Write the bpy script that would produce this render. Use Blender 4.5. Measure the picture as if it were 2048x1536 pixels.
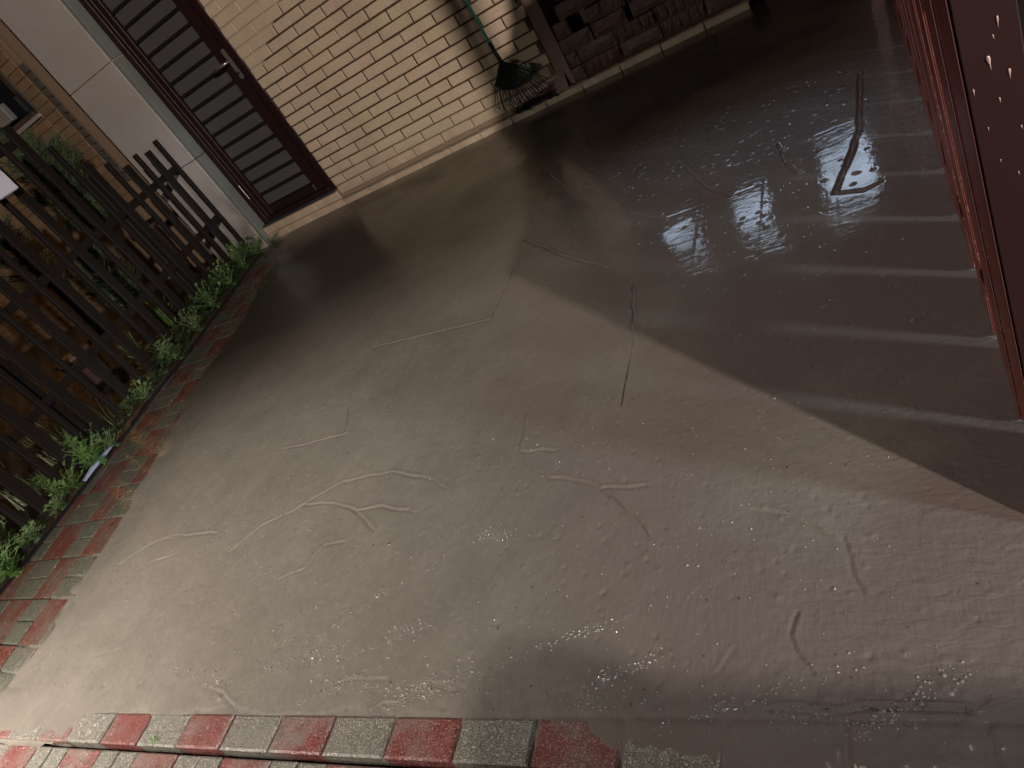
import bpy, bmesh, math, random
import numpy as np
from mathutils import Vector, Matrix
random.seed(7); rng = np.random.default_rng(7)
scene = bpy.context.scene
COL = scene.collection
for o in list(bpy.data.objects): bpy.data.objects.remove(o, do_unlink=True)

# ------------------------------------------------------------ camera
cam_data = bpy.data.cameras.new("camera"); cam = bpy.data.objects.new("camera", cam_data); COL.objects.link(cam)
cam_data.sensor_width = 36.0; cam_data.lens = 24.06; cam_data.clip_start = 0.02; cam_data.clip_end = 500
CM = Matrix(((0.835259,0.213228,0.506830),(0.242054,0.685047,-0.687110),(-0.493714,0.696595,0.520579)))
cam.matrix_world = Matrix.Translation((1.9682,-4.1281,1.1146)) @ CM.to_4x4()
scene.camera = cam

# ------------------------------------------------------------ world and exposure
world = bpy.data.worlds.new("World"); scene.world = world; world.use_nodes = True
wn = world.node_tree.nodes; wl = world.node_tree.links
sky = wn.new("ShaderNodeTexSky"); sky.sky_type = 'NISHITA'; sky.sun_disc = False
sky.sun_elevation = math.radians(-4); sky.sun_rotation = math.radians(250)
bgn = wn["Background"]; bgn.inputs[1].default_value = 0.02
wl.new(sky.outputs[0], bgn.inputs[0])
scene.view_settings.view_transform = 'Standard'; scene.view_settings.look = 'None'
scene.view_settings.gamma = 1.0; scene.view_settings.use_curve_mapping = False
scene.view_settings.exposure = 0.0

# lamp powers (the lamps themselves are built further down, in their own builders)
P_STREET, P_YARD, P_PORCH, P_HOUSE, P_COOL, P_FILL = 2850.0, 490.0, 20.0, 18.0, 1900.0, 215.0

# ============================================================ helpers
def nmat(name, color=(0.5, 0.5, 0.5), rough=0.6, spec=0.5, metal=0.0, build=None, coat=0.0, coat_rough=0.1):
    m = bpy.data.materials.new(name); m.use_nodes = True
    nt = m.node_tree; b = nt.nodes["Principled BSDF"]
    b.inputs["Base Color"].default_value = (*color, 1); b.inputs["Roughness"].default_value = rough
    b.inputs["Specular IOR Level"].default_value = spec; b.inputs["Metallic"].default_value = metal
    b.inputs["Coat Weight"].default_value = coat; b.inputs["Coat Roughness"].default_value = coat_rough
    if build: build(NB(nt), b)
    return m
class NB:
    """tiny node builder"""
    def __init__(s, nt): s.nt = nt; s.N = nt.nodes; s.L = nt.links; s.co = None
    def put(s, sock, v):
        if hasattr(v, "is_output") or isinstance(v, bpy.types.NodeSocket): s.L.new(v, sock)
        else: sock.default_value = v
    def pos(s):
        if s.co is None: s.co = s.N.new("ShaderNodeNewGeometry").outputs["Position"]
        return s.co
    def map(s, scale=(1, 1, 1), rot=(0, 0, 0), loc=(0, 0, 0), src=None):
        n = s.N.new("ShaderNodeMapping"); s.put(n.inputs[0], src or s.pos())
        n.inputs["Scale"].default_value = scale; n.inputs["Rotation"].default_value = rot; n.inputs["Location"].default_value = loc
        return n.outputs[0]
    def noise(s, scale=5, detail=4, rough=0.55, vec=None, dist=0.0):
        n = s.N.new("ShaderNodeTexNoise"); s.put(n.inputs["Vector"], vec or s.pos())
        n.inputs["Scale"].default_value = scale; n.inputs["Detail"].default_value = detail
        n.inputs["Roughness"].default_value = rough; n.inputs["Distortion"].default_value = dist
        return n.outputs["Fac"]
    def voro(s, scale=5, feature='F1', vec=None, rand=1.0):
        n = s.N.new("ShaderNodeTexVoronoi"); n.feature = feature; s.put(n.inputs["Vector"], vec or s.pos())
        n.inputs["Scale"].default_value = scale; n.inputs["Randomness"].default_value = rand
        return n.outputs["Distance"]
    def ramp(s, fac, stops, interp='LINEAR'):
        n = s.N.new("ShaderNodeValToRGB"); n.color_ramp.interpolation = interp
        cr = n.color_ramp
        while len(cr.elements) < len(stops): cr.elements.new(0.5)
        for e, (p, c) in zip(cr.elements, stops):
            e.position = p; e.color = (c, c, c, 1) if isinstance(c, (int, float)) else (*c, 1)
        s.put(n.inputs[0], fac); return n.outputs[0]
    def mix(s, fac, a, b, typ='MIX'):
        n = s.N.new("ShaderNodeMix"); n.data_type = 'RGBA'; n.blend_type = typ
        s.put(n.inputs[0], fac)
        for i, v in ((6, a), (7, b)):
            if isinstance(v, tuple) and len(v) == 3: v = (*v, 1)
            s.put(n.inputs[i], v)
        return n.outputs[2]
    def math(s, op, a, b=0.0, c=0.0, clamp=False):
        n = s.N.new("ShaderNodeMath"); n.operation = op; n.use_clamp = clamp
        s.put(n.inputs[0], a); s.put(n.inputs[1], b); s.put(n.inputs[2], c); return n.outputs[0]
    def sep(s, v=None):
        n = s.N.new("ShaderNodeSeparateXYZ"); s.put(n.inputs[0], v or s.pos()); return n.outputs
    def obj_random(s): return s.N.new("ShaderNodeObjectInfo").outputs["Random"]
    def bump(s, h, strength=0.3, dist=0.01, prev=None):
        n = s.N.new("ShaderNodeBump"); n.inputs["Strength"].default_value = strength; n.inputs["Distance"].default_value = dist
        s.put(n.inputs["Height"], h)
        if prev is not None: s.put(n.inputs["Normal"], prev)
        return n.outputs[0]

def link(name, me, mat, parent=None):
    o = bpy.data.objects.new(name, me); COL.objects.link(o)
    if mat is not None and not me.materials: me.materials.append(mat)
    if parent is not None: o.parent = parent
    return o
def empty(name, loc=(0, 0, 0), parent=None):
    o = bpy.data.objects.new(name, None); COL.objects.link(o); o.location = loc
    o.empty_display_size = 0.1
    if parent is not None: o.parent = parent
    return o
def tag(o, label, cat, group=None):
    o["label"] = label; o["category"] = cat
    if group: o["group"] = group
    return o
class MB:
    def __init__(s): s.v = []; s.f = []
    def quadbox(s, c8):
        n = len(s.v); s.v += [tuple(c) for c in c8]
        s.f += [tuple(n + i for i in q) for q in ((0, 3, 2, 1), (4, 5, 6, 7), (0, 1, 5, 4), (1, 2, 6, 5), (2, 3, 7, 6), (3, 0, 4, 7))]
    def box(s, x0, x1, y0, y1, z0, z1):
        s.quadbox([(x0, y0, z0), (x1, y0, z0), (x1, y1, z0), (x0, y1, z0), (x0, y0, z1), (x1, y0, z1), (x1, y1, z1), (x0, y1, z1)])
    def face(s, pts):
        n = len(s.v); s.v += [tuple(p) for p in pts]; s.f.append(tuple(range(n, n + len(pts))))
    def tube(s, pts, rads, seg=8, cap=True):
        pts = [Vector(p) for p in pts]; n0 = len(s.v)
        up = Vector((0.13, 0.31, 0.94)).normalized()
        for i, p in enumerate(pts):
            t = (pts[min(i + 1, len(pts) - 1)] - pts[max(i - 1, 0)]).normalized()
            a = t.cross(up)
            if a.length < 1e-3: a = t.cross(Vector((1, 0, 0)))
            a.normalize(); b = t.cross(a)
            r = rads[i] if isinstance(rads, (list, tuple)) else rads
            for k in range(seg):
                w = 2 * math.pi * k / seg; s.v.append(tuple(p + a * (math.cos(w) * r) + b * (math.sin(w) * r)))
        for i in range(len(pts) - 1):
            for k in range(seg):
                a0 = n0 + i * seg + k; a1 = n0 + i * seg + (k + 1) % seg
                s.f.append((a0, a1, a1 + seg, a0 + seg))
        if cap:
            s.f.append(tuple(n0 + k for k in reversed(range(seg)))); s.f.append(tuple(n0 + (len(pts) - 1) * seg + k for k in range(seg)))
    def mesh(s, name, smooth=False):
        me = bpy.data.meshes.new(name); me.from_pydata(s.v, [], s.f); me.update()
        bm = bmesh.new(); bm.from_mesh(me); bmesh.ops.recalc_face_normals(bm, faces=bm.faces); bm.to_mesh(me); bm.free()
        if smooth: me.polygons.foreach_set("use_smooth", [True] * len(me.polygons))
        return me
def bev_mesh(mb, name, w=0.003, seg=2):
    me = mb.mesh(name); bm = bmesh.new(); bm.from_mesh(me)
    bmesh.ops.bevel(bm, geom=list(bm.edges), offset=w, segments=seg, affect='EDGES', profile=0.6)
    bm.to_mesh(me); bm.free(); return me
def slab_mesh(name, w, d, h, bev=0.004, jit=0.0, ang=False):
    """brick with chamfered front (-y) face, centred on x/z, front at y=0"""
    hw, hh = w / 2, h / 2; v = []
    j = lambda a=1: random.uniform(-jit, jit) * a
    for (sx, sz) in ((-1, -1), (1, -1), (1, 1), (-1, 1)): v.append((sx * hw, d, sz * hh))
    for (sx, sz) in ((-1, -1), (1, -1), (1, 1), (-1, 1)): v.append((sx * hw + j(), bev, sz * hh + j()))
    for (sx, sz) in ((-1, -1), (1, -1), (1, 1), (-1, 1)): v.append((sx * (hw - bev) + j(), j(.5), sz * (hh - bev) + j()))
    f = [(8, 9, 10, 11)]
    for a in (0, 4):
        for k in range(4):
            k2 = (k + 1) % 4; f.append((a + k, a + k2, a + 4 + k2, a + 4 + k))
    me = bpy.data.meshes.new(name); me.from_pydata(v, [], f); me.update(); return me
def vnoise(x, y, s, seed=0):
    r = np.random.default_rng(seed); T = r.random((256, 256))
    X = x * s + 37.3; Y = y * s + 91.7
    xi = np.floor(X).astype(int); yi = np.floor(Y).astype(int); fx = X - xi; fy = Y - yi
    fx = fx * fx * (3 - 2 * fx); fy = fy * fy * (3 - 2 * fy)
    g = lambda a, b: T[a % 256, b % 256]
    return (g(xi, yi) * (1 - fx) + g(xi + 1, yi) * fx) * (1 - fy) + (g(xi, yi + 1) * (1 - fx) + g(xi + 1, yi + 1) * fx) * fy - 0.5

# ============================================================ materials
def b_mud(n, b):
    x, y, z = n.sep()
    big = n.noise(1.3, 4, .6); mid = n.noise(7, 6, .65); fine = n.noise(60, 5, .6)
    col = n.ramp(n.math('ADD', n.math('MULTIPLY', big, .6), n.math('MULTIPLY', mid, .4)),
                 [(.32, (.082, .073, .062)), (.5, (.104, .093, .079)), (.68, (.124, .111, .094))])
    col = n.mix(n.ramp(fine, [(.35, .0), (.75, .35)]), col, (.058, .050, .042))
    # organic grit specks
    sp = n.voro(95); col = n.mix(n.ramp(sp, [(.0, .8), (.13, .0)]), col, (.03, .026, .022))
    back_shade = n.math('ADD', n.math('MULTIPLY', y, .62), n.math('MULTIPLY_ADD', x, -.20, 1.36)); back_shade = n.math('ADD', back_shade, n.math('MULTIPLY_ADD', big, .5, -.25))
    col = n.mix(n.ramp(back_shade, [(.0, 0), (.55, .9)]), col, (.022, .0175, .013))  # shade at the back and left painted into the mud colour
    # redder silt to the right, also painted darker for that dim side
    redm = n.math('MULTIPLY', n.ramp(n.noise(2.1, 3, .5, vec=n.map((1, 1, 1), loc=(4, 2, 0))), [(.33, 0), (.55, 1)]),
                  n.math('MULTIPLY_ADD', x, .8, -.5, clamp=True))
    col = n.mix(redm, col, (.080, .064, .057))
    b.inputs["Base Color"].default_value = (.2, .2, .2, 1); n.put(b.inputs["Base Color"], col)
    wet = n.math('ADD', n.math('MULTIPLY', y, .28), n.math('MULTIPLY_ADD', x, .12, .72))      # a water film stands towards the back
    wet = n.math('ADD', wet, n.math('MULTIPLY_ADD', big, .7, -.35))
    n.put(b.inputs["Roughness"], n.math('ADD', n.ramp(wet, [(.0, .50), (.55, .34)]), n.math('MULTIPLY_ADD', mid, .16, -.07)))
    nearm = n.ramp(n.math('MULTIPLY_ADD', y, .5, 1.80), [(.0, .12), (.2, .35), (.75, 1)])
    film = n.math('MULTIPLY', nearm, n.math('MULTIPLY', n.ramp(wet, [(.0, .2), (.5, .8)]), n.ramp(n.noise(3.3, 4, .6, vec=n.map(loc=(2, 5, 1))), [(.30, .35), (.5, 1)])))
    n.put(b.inputs["Coat Weight"], film); b.inputs["Coat IOR"].default_value = 1.36
    n.put(b.inputs["Coat Roughness"], n.math('ADD', n.ramp(n.noise(2.4, 5, .6, vec=n.map(loc=(1, 9, 3))), [(.38, .03), (.66, .09)]), n.ramp(n.math('ADD', x, n.math('MULTIPLY', y, -.1)), [(.55, .17), (1.0, 0)])))
    # streaks left by the broom, swept ripples, fine pits and drops
    st = n.noise(22, 4, .6, vec=n.map((1, .35, 1), rot=(0, 0, .55)), dist=.4)
    rip = n.noise(48, 2, .5, vec=n.map((.55, 1.2, 1), rot=(0, 0, -.2)), dist=.6)
    ripm = n.ramp(n.math('ADD', x, n.math('MULTIPLY', y, .35)), [(.15, 0), (.85, 1)])
    pits = n.ramp(n.voro(150), [(.0, 0), (.10, 1)])
    h = n.math('ADD', n.math('MULTIPLY', st, .55), n.math('MULTIPLY', n.math('MULTIPLY', rip, ripm), .9))
    h = n.math('ADD', h, n.math('MULTIPLY', mid, .8)); h = n.math('ADD', h, n.math('MULTIPLY', n.noise(95, 3, .6, vec=n.map((1, .4, 1), rot=(0, 0, .5))), .35)); h = n.math('ADD', h, n.math('MULTIPLY', fine, .10))
    b1 = n.bump(h, .55, .006); b2 = n.bump(pits, .6, .002, b1)
    n.put(b.inputs["Normal"], b2); n.put(b.inputs["Coat Normal"], n.bump(pits, .25, .002, n.bump(h, .045, .006)))
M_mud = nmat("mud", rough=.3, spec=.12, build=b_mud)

def b_paver(base, dirt):
    def f(n, b):
        r = n.obj_random(); no = n.noise(18, 6, .7); g = n.noise(260, 2, .7)
        c = n.mix(n.ramp(no, [(.3, 0), (.7, .55)]), base, tuple(v * .7 for v in base))
        c = n.mix(n.ramp(r, [(0, 0), (1, .35)]), c, tuple(v * .6 for v in base))
        c = n.mix(n.ramp(n.noise(5.5, 5, .65), [(.42, 0), (.60, .9)]), c, dirt)
        c = n.mix(n.ramp(g, [(.56, 0), (.61, .8)]), c, tuple(min(1, v * 2.3 + .07) for v in base))  # pale specks in the colour paint the wet sparkle
        n.put(b.inputs["Base Color"], c)
        n.put(b.inputs["Roughness"], n.ramp(no, [(.3, .16), (.7, .42)]))
        gr = n.voro(330); b1 = n.bump(n.math('ADD', n.ramp(gr, [(0, 1), (.5, 0)]), n.math('MULTIPLY', no, 1.2)), .8, .0022)
        n.put(b.inputs["Normal"], b1)
    return f
M_pav_red = nmat("red_paver", build=b_paver((.095, .026, .022), (.092, .080, .069)))
M_strip_red = nmat("strip_red_paver", build=b_paver((.066, .017, .011), (.052, .043, .032)))  # darker copies of the paver colours for the left strip
M_strip_grey = nmat("strip_grey_paver", build=b_paver((.050, .052, .038), (.052, .043, .032)))
M_pav_grey = nmat("grey_paver", build=b_paver((.095, .092, .075), (.088, .077, .066)))

def b_brick(n, b):
    r = n.obj_random(); big = n.noise(1.6, 3, .5); fi = n.noise(55, 5, .6)
    c = n.mix(n.ramp(big, [(.4, 0), (.62, 1)]), (.50, .405, .285), (.56, .41, .31))
    c = n.mix(n.ramp(r, [(0, 0), (1, .55)]), c, (.44, .35, .235))
    c = n.mix(n.ramp(fi, [(.35, .3), (.6, 0)]), c, (.30, .235, .17))
    x, y, z = n.sep()
    low = n.math('MULTIPLY', n.ramp(z, [(.06, 1), (.26, 0)]), n.ramp(n.noise(9, 4, .6), [(.35, .2), (.65, .8)]))
    sp = n.math('MULTIPLY', n.ramp(n.voro(70), [(.0, 1), (.13, 0)]), n.ramp(z, [(.1, 1), (.55, 0)]))
    c = n.mix(n.math('MULTIPLY', sp, .7), c, (.17, .13, .09))
    dk = n.ramp(n.noise(2.3, 5, .65, vec=n.map((1, 1, .5), loc=(3, 0, 1))), [(.5, 0), (.72, .4)]); c = n.mix(dk, c, (.25, .19, .13))
    c = n.mix(low, c, (.30, .23, .165))          # silt splashed on the lowest courses
    n.put(b.inputs["Base Color"], c); n.put(b.inputs["Roughness"], n.ramp(fi, [(.3, .5), (.7, .75)]))
    n.put(b.inputs["Normal"], n.bump(n.math('ADD', fi, n.math('MULTIPLY', n.noise(12, 3), .8)), .35, .003))
M_brick = nmat("buff_brick", build=b_brick, spec=.35)
def b_mortar(n, b):
    x, y, z = n.sep()
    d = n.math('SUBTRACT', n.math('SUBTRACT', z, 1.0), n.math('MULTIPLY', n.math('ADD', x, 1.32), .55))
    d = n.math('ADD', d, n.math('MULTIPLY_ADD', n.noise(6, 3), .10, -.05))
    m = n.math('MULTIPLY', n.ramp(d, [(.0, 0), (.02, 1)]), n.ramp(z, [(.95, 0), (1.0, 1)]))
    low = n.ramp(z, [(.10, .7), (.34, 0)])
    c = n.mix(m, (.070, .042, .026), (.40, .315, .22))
    c = n.mix(low, c, (.27, .205, .145))
    n.put(b.inputs["Base Color"], c)
    n.put(b.inputs["Normal"], n.bump(n.noise(120, 4), .5, .002))
M_mortar = nmat("mortar", rough=.9, spec=.2, build=b_mortar)
def b_plaster(n, b):
    no = n.noise(3, 6, .6); c = n.mix(n.ramp(no, [(.35, 0), (.7, 1)]), (.15, .088, .074), (.20, .125, .105))
    n.put(b.inputs["Base Color"], c); n.put(b.inputs["Normal"], n.bump(n.noise(70, 5), .4, .002))
M_plaster = nmat("dark_plaster", rough=.7, build=b_plaster)
def b_pillar(n, b):
    no = n.noise(2.4, 6, .65); fi = n.noise(140, 4, .7); x, y, z = n.sep()
    c = n.mix(n.ramp(no, [(.35, 0), (.65, 1)]), (.36, .315, .285), (.41, .37, .35))
    c = n.mix(n.ramp(fi, [(.4, .35), (.6, 0)]), c, (.28, .245, .22))
    low_dark = n.math('MULTIPLY', n.ramp(z, [(.1, 1), (.75, 0)]), n.ramp(n.noise(6, 5, .7), [(.36, 1), (.6, 0)]))  # granite darker in blotches towards the bottom
    c = n.mix(low_dark, c, (.15, .135, .12))
    n.put(b.inputs["Base Color"], c); n.put(b.inputs["Roughness"], n.ramp(fi, [(.3, .45), (.7, .7)]))
    n.put(b.inputs["Normal"], n.bump(fi, .25, .001))
M_pillar = nmat("granite_slab", build=b_pillar)
def b_stone(c1, c2):
    def f(n, b):
        r = n.obj_random(); no = n.noise(14, 6, .7)
        c = n.mix(n.ramp(r, [(0, 0), (1, 1)]), c1, c2); c = n.mix(n.ramp(no, [(.35, .6), (.65, 0)]), c, tuple(v * .45 for v in c1))
        n.put(b.inputs["Base Color"], c); n.put(b.inputs["Roughness"], n.ramp(no, [(.3, .4), (.7, .75)]))
        n.put(b.inputs["Normal"], n.bump(n.math('ADD', no, n.math('MULTIPLY', n.noise(90, 4), .4)), .7, .006))
    return f
M_stone = nmat("wet_brown_stone", build=b_stone((.115, .052, .045), (.090, .064, .042)))
M_tan = nmat("tan_tile", build=b_stone((.235, .150, .085), (.19, .125, .075)))
M_facmortar = nmat('pale_grout', (.20, .135, .085), rough=.9)
M_greytile = nmat("grey_tile", build=b_stone((.085, .083, .072), (.065, .06, .054)))
M_frame = nmat("maroon_door_frame", (.017, .0065, .0062), rough=.5, spec=.3)
M_leafbar = nmat("dark_door_bar", (.012, .008, .008), rough=.4)
def b_panel(n, b):
    no = n.noise(5, 5, .6); c = n.mix(no, (.060, .056, .060), (.080, .075, .074)); n.put(b.inputs["Base Color"], c)
    n.put(b.inputs["Roughness"], n.ramp(n.noise(30, 4), [(.3, .35), (.7, .55)]))
M_panel = nmat("grey_door_panel", rough=.45, build=b_panel)
M_steel = nmat("brushed_steel", (.55, .48, .44), rough=.32, metal=.85)
M_sill = nmat("dark_granite_sill", (.035, .037, .036), rough=.35)
def b_fence(n, b):
    no = n.noise(8, 6, .7, vec=n.map((1, 1, .12))); r = n.obj_random()
    c = n.mix(n.ramp(no, [(.3, 0), (.7, 1)]), (.007, .0052, .0046), (.013, .0095, .0082))
    c = n.mix(n.math('MULTIPLY', r, .4), c, (.013, .010, .009)); n.put(b.inputs["Base Color"], c)
    n.put(b.inputs["Normal"], n.bump(n.math('ADD', no, n.math('MULTIPLY', n.ramp(n.voro(60), [(0, 1), (.2, 0)]), .3)), .25, .002))
M_fence = nmat("brown_fence_board", rough=.62, spec=.2, build=b_fence)
def b_gate(n, b):
    x, y, z = n.sep(); no = n.noise(3, 5, .6)
    c = n.mix(n.ramp(no, [(.3, 0), (.7, 1)]), (.125, .027, .019), (.165, .037, .027))
    sp = n.ramp(n.noise(190, 3, .7, vec=n.map((1, 1, .6))), [(.58, 0), (.62, 1)])
    lowm = n.math('MULTIPLY', sp, n.ramp(n.math('ADD', z, n.math('MULTIPLY_ADD', y, .16, .34)), [(.14, 1), (.60, 0)]))
    c = n.mix(lowm, c, (.30, .20, .165))
    n.put(b.inputs["Base Color"], c); n.put(b.inputs["Roughness"], n.mix(lowm, (.45,) * 3, (.7,) * 3))
    dr = n.ramp(n.voro(85, vec=n.map((1, 1, .5))), [(.0, 1), (.16, 0)])
    n.put(b.inputs["Normal"], n.bump(dr, .5, .002))
M_gate = nmat("dark_red_gate_paint", spec=.14, build=b_gate)
M_rib = nmat("gate_edge_highlight", (.085, .030, .025), rough=.5, spec=.3)  # ribs coloured apart to draw highlight lines along the slat edges
M_end_shade = nmat("shaded_gate_end", (.017, .0055, .0048), rough=.5, spec=.25)  # near-black colour stands for shade on the gate's end face
M_drop = nmat("silty_drop", (.30, .19, .16), rough=.18)
def b_leaf(c1, c2):
    def f(n, b):
        no = n.noise(7, 4); c = n.mix(n.ramp(no, [(.35, 0), (.65, 1)]), c1, c2)
        c = n.mix(n.ramp(n.noise(3, 3, vec=n.map(loc=(7, 1, 2))), [(.62, 0), (.72, .7)]), c, (.20, .21, .05))
        n.put(b.inputs["Base Color"], c)
        b.inputs["Subsurface Weight"].default_value = 0.0
    return f
M_leaf = nmat("weed_leaf", rough=.42, build=b_leaf((.085, .20, .045), (.15, .28, .085)))
M_leaf2 = nmat("pale_weed_leaf", rough=.4, build=b_leaf((.17, .25, .13), (.11, .19, .06)))
M_stem = nmat("weed_stem", (.11, .15, .05), rough=.5)
M_blade = nmat("grass_blade", rough=.45, build=b_leaf((.085, .11, .05), (.13, .15, .09)))
M_bush = nmat("conifer_needles", rough=.6, build=b_leaf((.045, .075, .035), (.075, .105, .050)))
def b_soil(n, b):
    no = n.noise(30, 6, .7); n.put(b.inputs["Base Color"], n.mix(no, (.008, .006, .005), (.020, .015, .011)))
    n.put(b.inputs["Normal"], n.bump(no, .9, .02))
M_soil = nmat("wet_soil", rough=.6, build=b_soil)
M_asphalt = nmat("asphalt", rough=.6, build=lambda n, b: (n.put(b.inputs["Base Color"], n.mix(n.noise(90, 4), (.010, .010, .010), (.018, .018, .017))), n.put(b.inputs["Normal"], n.bump(n.noise(200, 3), .5, .004))))
M_concrete = nmat("concrete", rough=.8, build=lambda n, b: n.put(b.inputs["Base Color"], n.mix(n.noise(6, 5), (.22, .21, .19), (.34, .32, .29))))
M_black = nmat("black_plastic", (.008, .008, .01), rough=.3)
M_film = nmat("pale_plastic_film", (.24, .28, .40), rough=.25)
M_box = nmat("pale_painted_metal", (.62, .66, .78), rough=.4)
M_green = nmat("green_enamel_pole", (.018, .22, .16), rough=.3)
M_rakehead = nmat("black_rake_plastic", (.007, .010, .008), rough=.6, spec=.25)
M_iron = nmat("dark_iron", (.02, .02, .022), rough=.5)
M_glassdark = nmat("dark_window_glass", (.01, .012, .014), rough=.08)
M_skin_grit = nmat("grit", (.035, .030, .025), rough=.15)
def emis(name, col, st):
    m = bpy.data.materials.new(name); m.use_nodes = True; n = m.node_tree.nodes; b = n["Principled BSDF"]
    b.inputs["Base Color"].default_value = (.1, .1, .1, 1); b.inputs["Emission Color"].default_value = (*col, 1)
    b.inputs["Emission Strength"].default_value = st; return m

# ============================================================ structure: ground, pavement, mud
def struct(name, me, mat, parent=None):
    o = link(name, me, mat, parent); 
    if parent is None: o["kind"] = "structure"
    return o
g = MB(); g.box(-60, 60, -60, 60, -.35, -.060); struct("ground", g.mesh("ground"), M_asphalt)
g = MB(); g.box(-2.0, 2.9, -5.3, .02, -.30, -.052); pave = struct("pavement", g.mesh("pavement"), M_soil)

PX = [-1.656, -1.436, -1.268, -1.080, -.89]; PK = [.225, .195, .17, .15, .135]
def lat(i, y):
    i0 = max(0, min(3, int(math.floor(i)))); t = i - i0
    x0 = PX[i0] + PK[i0] * (-2.66 - y) ; x1 = PX[i0 + 1] + PK[i0 + 1] * (-2.66 - y)
    return x0 + (x1 - x0) * t
def paver_quad(c4, mat, ztop=0.0, th=.028, gap=.0035, bev=.004):
    """one paver from four plan corners (counter-clockwise)"""
    P = [Vector((p[0], p[1], 0)) for p in c4]; c = sum(P, Vector()) / 4
    mb = MB(); zt = ztop + random.uniform(-.0012, .0012); tilt = (random.uniform(-.004, .004), random.uniform(-.004, .004))
    def ring(ins, z):
        out = []
        for k, p in enumerate(P):
            a = (P[(k + 1) % 4] - p).normalized(); b2 = (P[k - 1] - p).normalized()
            q = p + (a + b2) * ins; d = q - c
            out.append((d.x, d.y, z + (tilt[0] * d.x + tilt[1] * d.y if z > ztop - .01 else 0)))
        return out
    r = ring(gap, ztop - th) + ring(gap, zt - bev * .7) + ring(gap + bev, zt)
    f = [(8, 9, 10, 11)] + [(a + k, a + (k + 1) % 4, a + 4 + (k + 1) % 4, a + 4 + k) for a in (0, 4) for k in range(4)]
    me = bpy.data.meshes.new("paver"); me.from_pydata(r, [], f); me.update()
    o = link("paver", me, mat, pave); o.location = (c.x, c.y, 0); return o
for j in range(-13, 6):
    yt = -2.661 - .2 * j; yb = yt - .2
    if yb < -3.70: yb = -3.685
    if yt < -3.66: continue
    for i in (-1, 0, 1, 2, 3):
        tl = (lat(i, yt), yt - .008 * i); tr = (lat(i + 1, yt), yt - .008 * (i + 1)); bl = (lat(i, yb), yb - .008 * i); br = (lat(i + 1, yb), yb - .008 * (i + 1))
        if i == 3: tr = (tl[0] + .19, tl[1]); br = (bl[0] + .19, bl[1])
        mid = lambda a, b: ((a[0] + b[0]) / 2, (a[1] + b[1]) / 2)
        if (i + j) % 2:
            mt, mbm = mid(tl, tr), mid(bl, br)
            paver_quad([bl, mbm, mt, tl], M_strip_red); paver_quad([mbm, br, tr, mt], M_strip_red)
        else:
            ml, mr = mid(tl, bl), mid(tr, br)
            paver_quad([ml, mr, tr, tl], M_strip_grey); paver_quad([bl, br, mr, ml], M_strip_grey)
def KQ(c, *a, **kw): return paver_quad([(p[0], p[1] + .0225 * p[0] - .006) for p in c], *a, **kw)
# front kerb course (slightly proud) and the basket-weave apron in front of it
for i in range(-6, 14):
    x0 = -.330 + .1742 * i; x1 = x0 + .1742
    KQ([(x0, -3.779), (x1, -3.779), (x1, -3.690), (x0, -3.690)], M_pav_red if i % 2 else M_pav_grey, ztop=.004, bev=.005, th=.06)
for rrow in range(3):
    for i in range(-6, 14):
        x0 = -.317 + .1745 * i; x1 = x0 + .1745; ya = -3.784 - .1745 * rrow; yb = ya - .1745; xm = (x0 + x1) / 2; ym = (ya + yb) / 2
        if (i + rrow) % 2 == 0: KQ([(x0, yb), (x1, yb), (x1, ya), (x0, ya)], M_pav_red, ztop=-.009)
        else:
            KQ([(x0, yb), (xm, yb), (xm, ya), (x0, ya)], M_pav_grey, ztop=-.009); KQ([(xm, yb), (x1, yb), (x1, ya), (xm, ya)], M_pav_grey, ztop=-.009)

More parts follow.
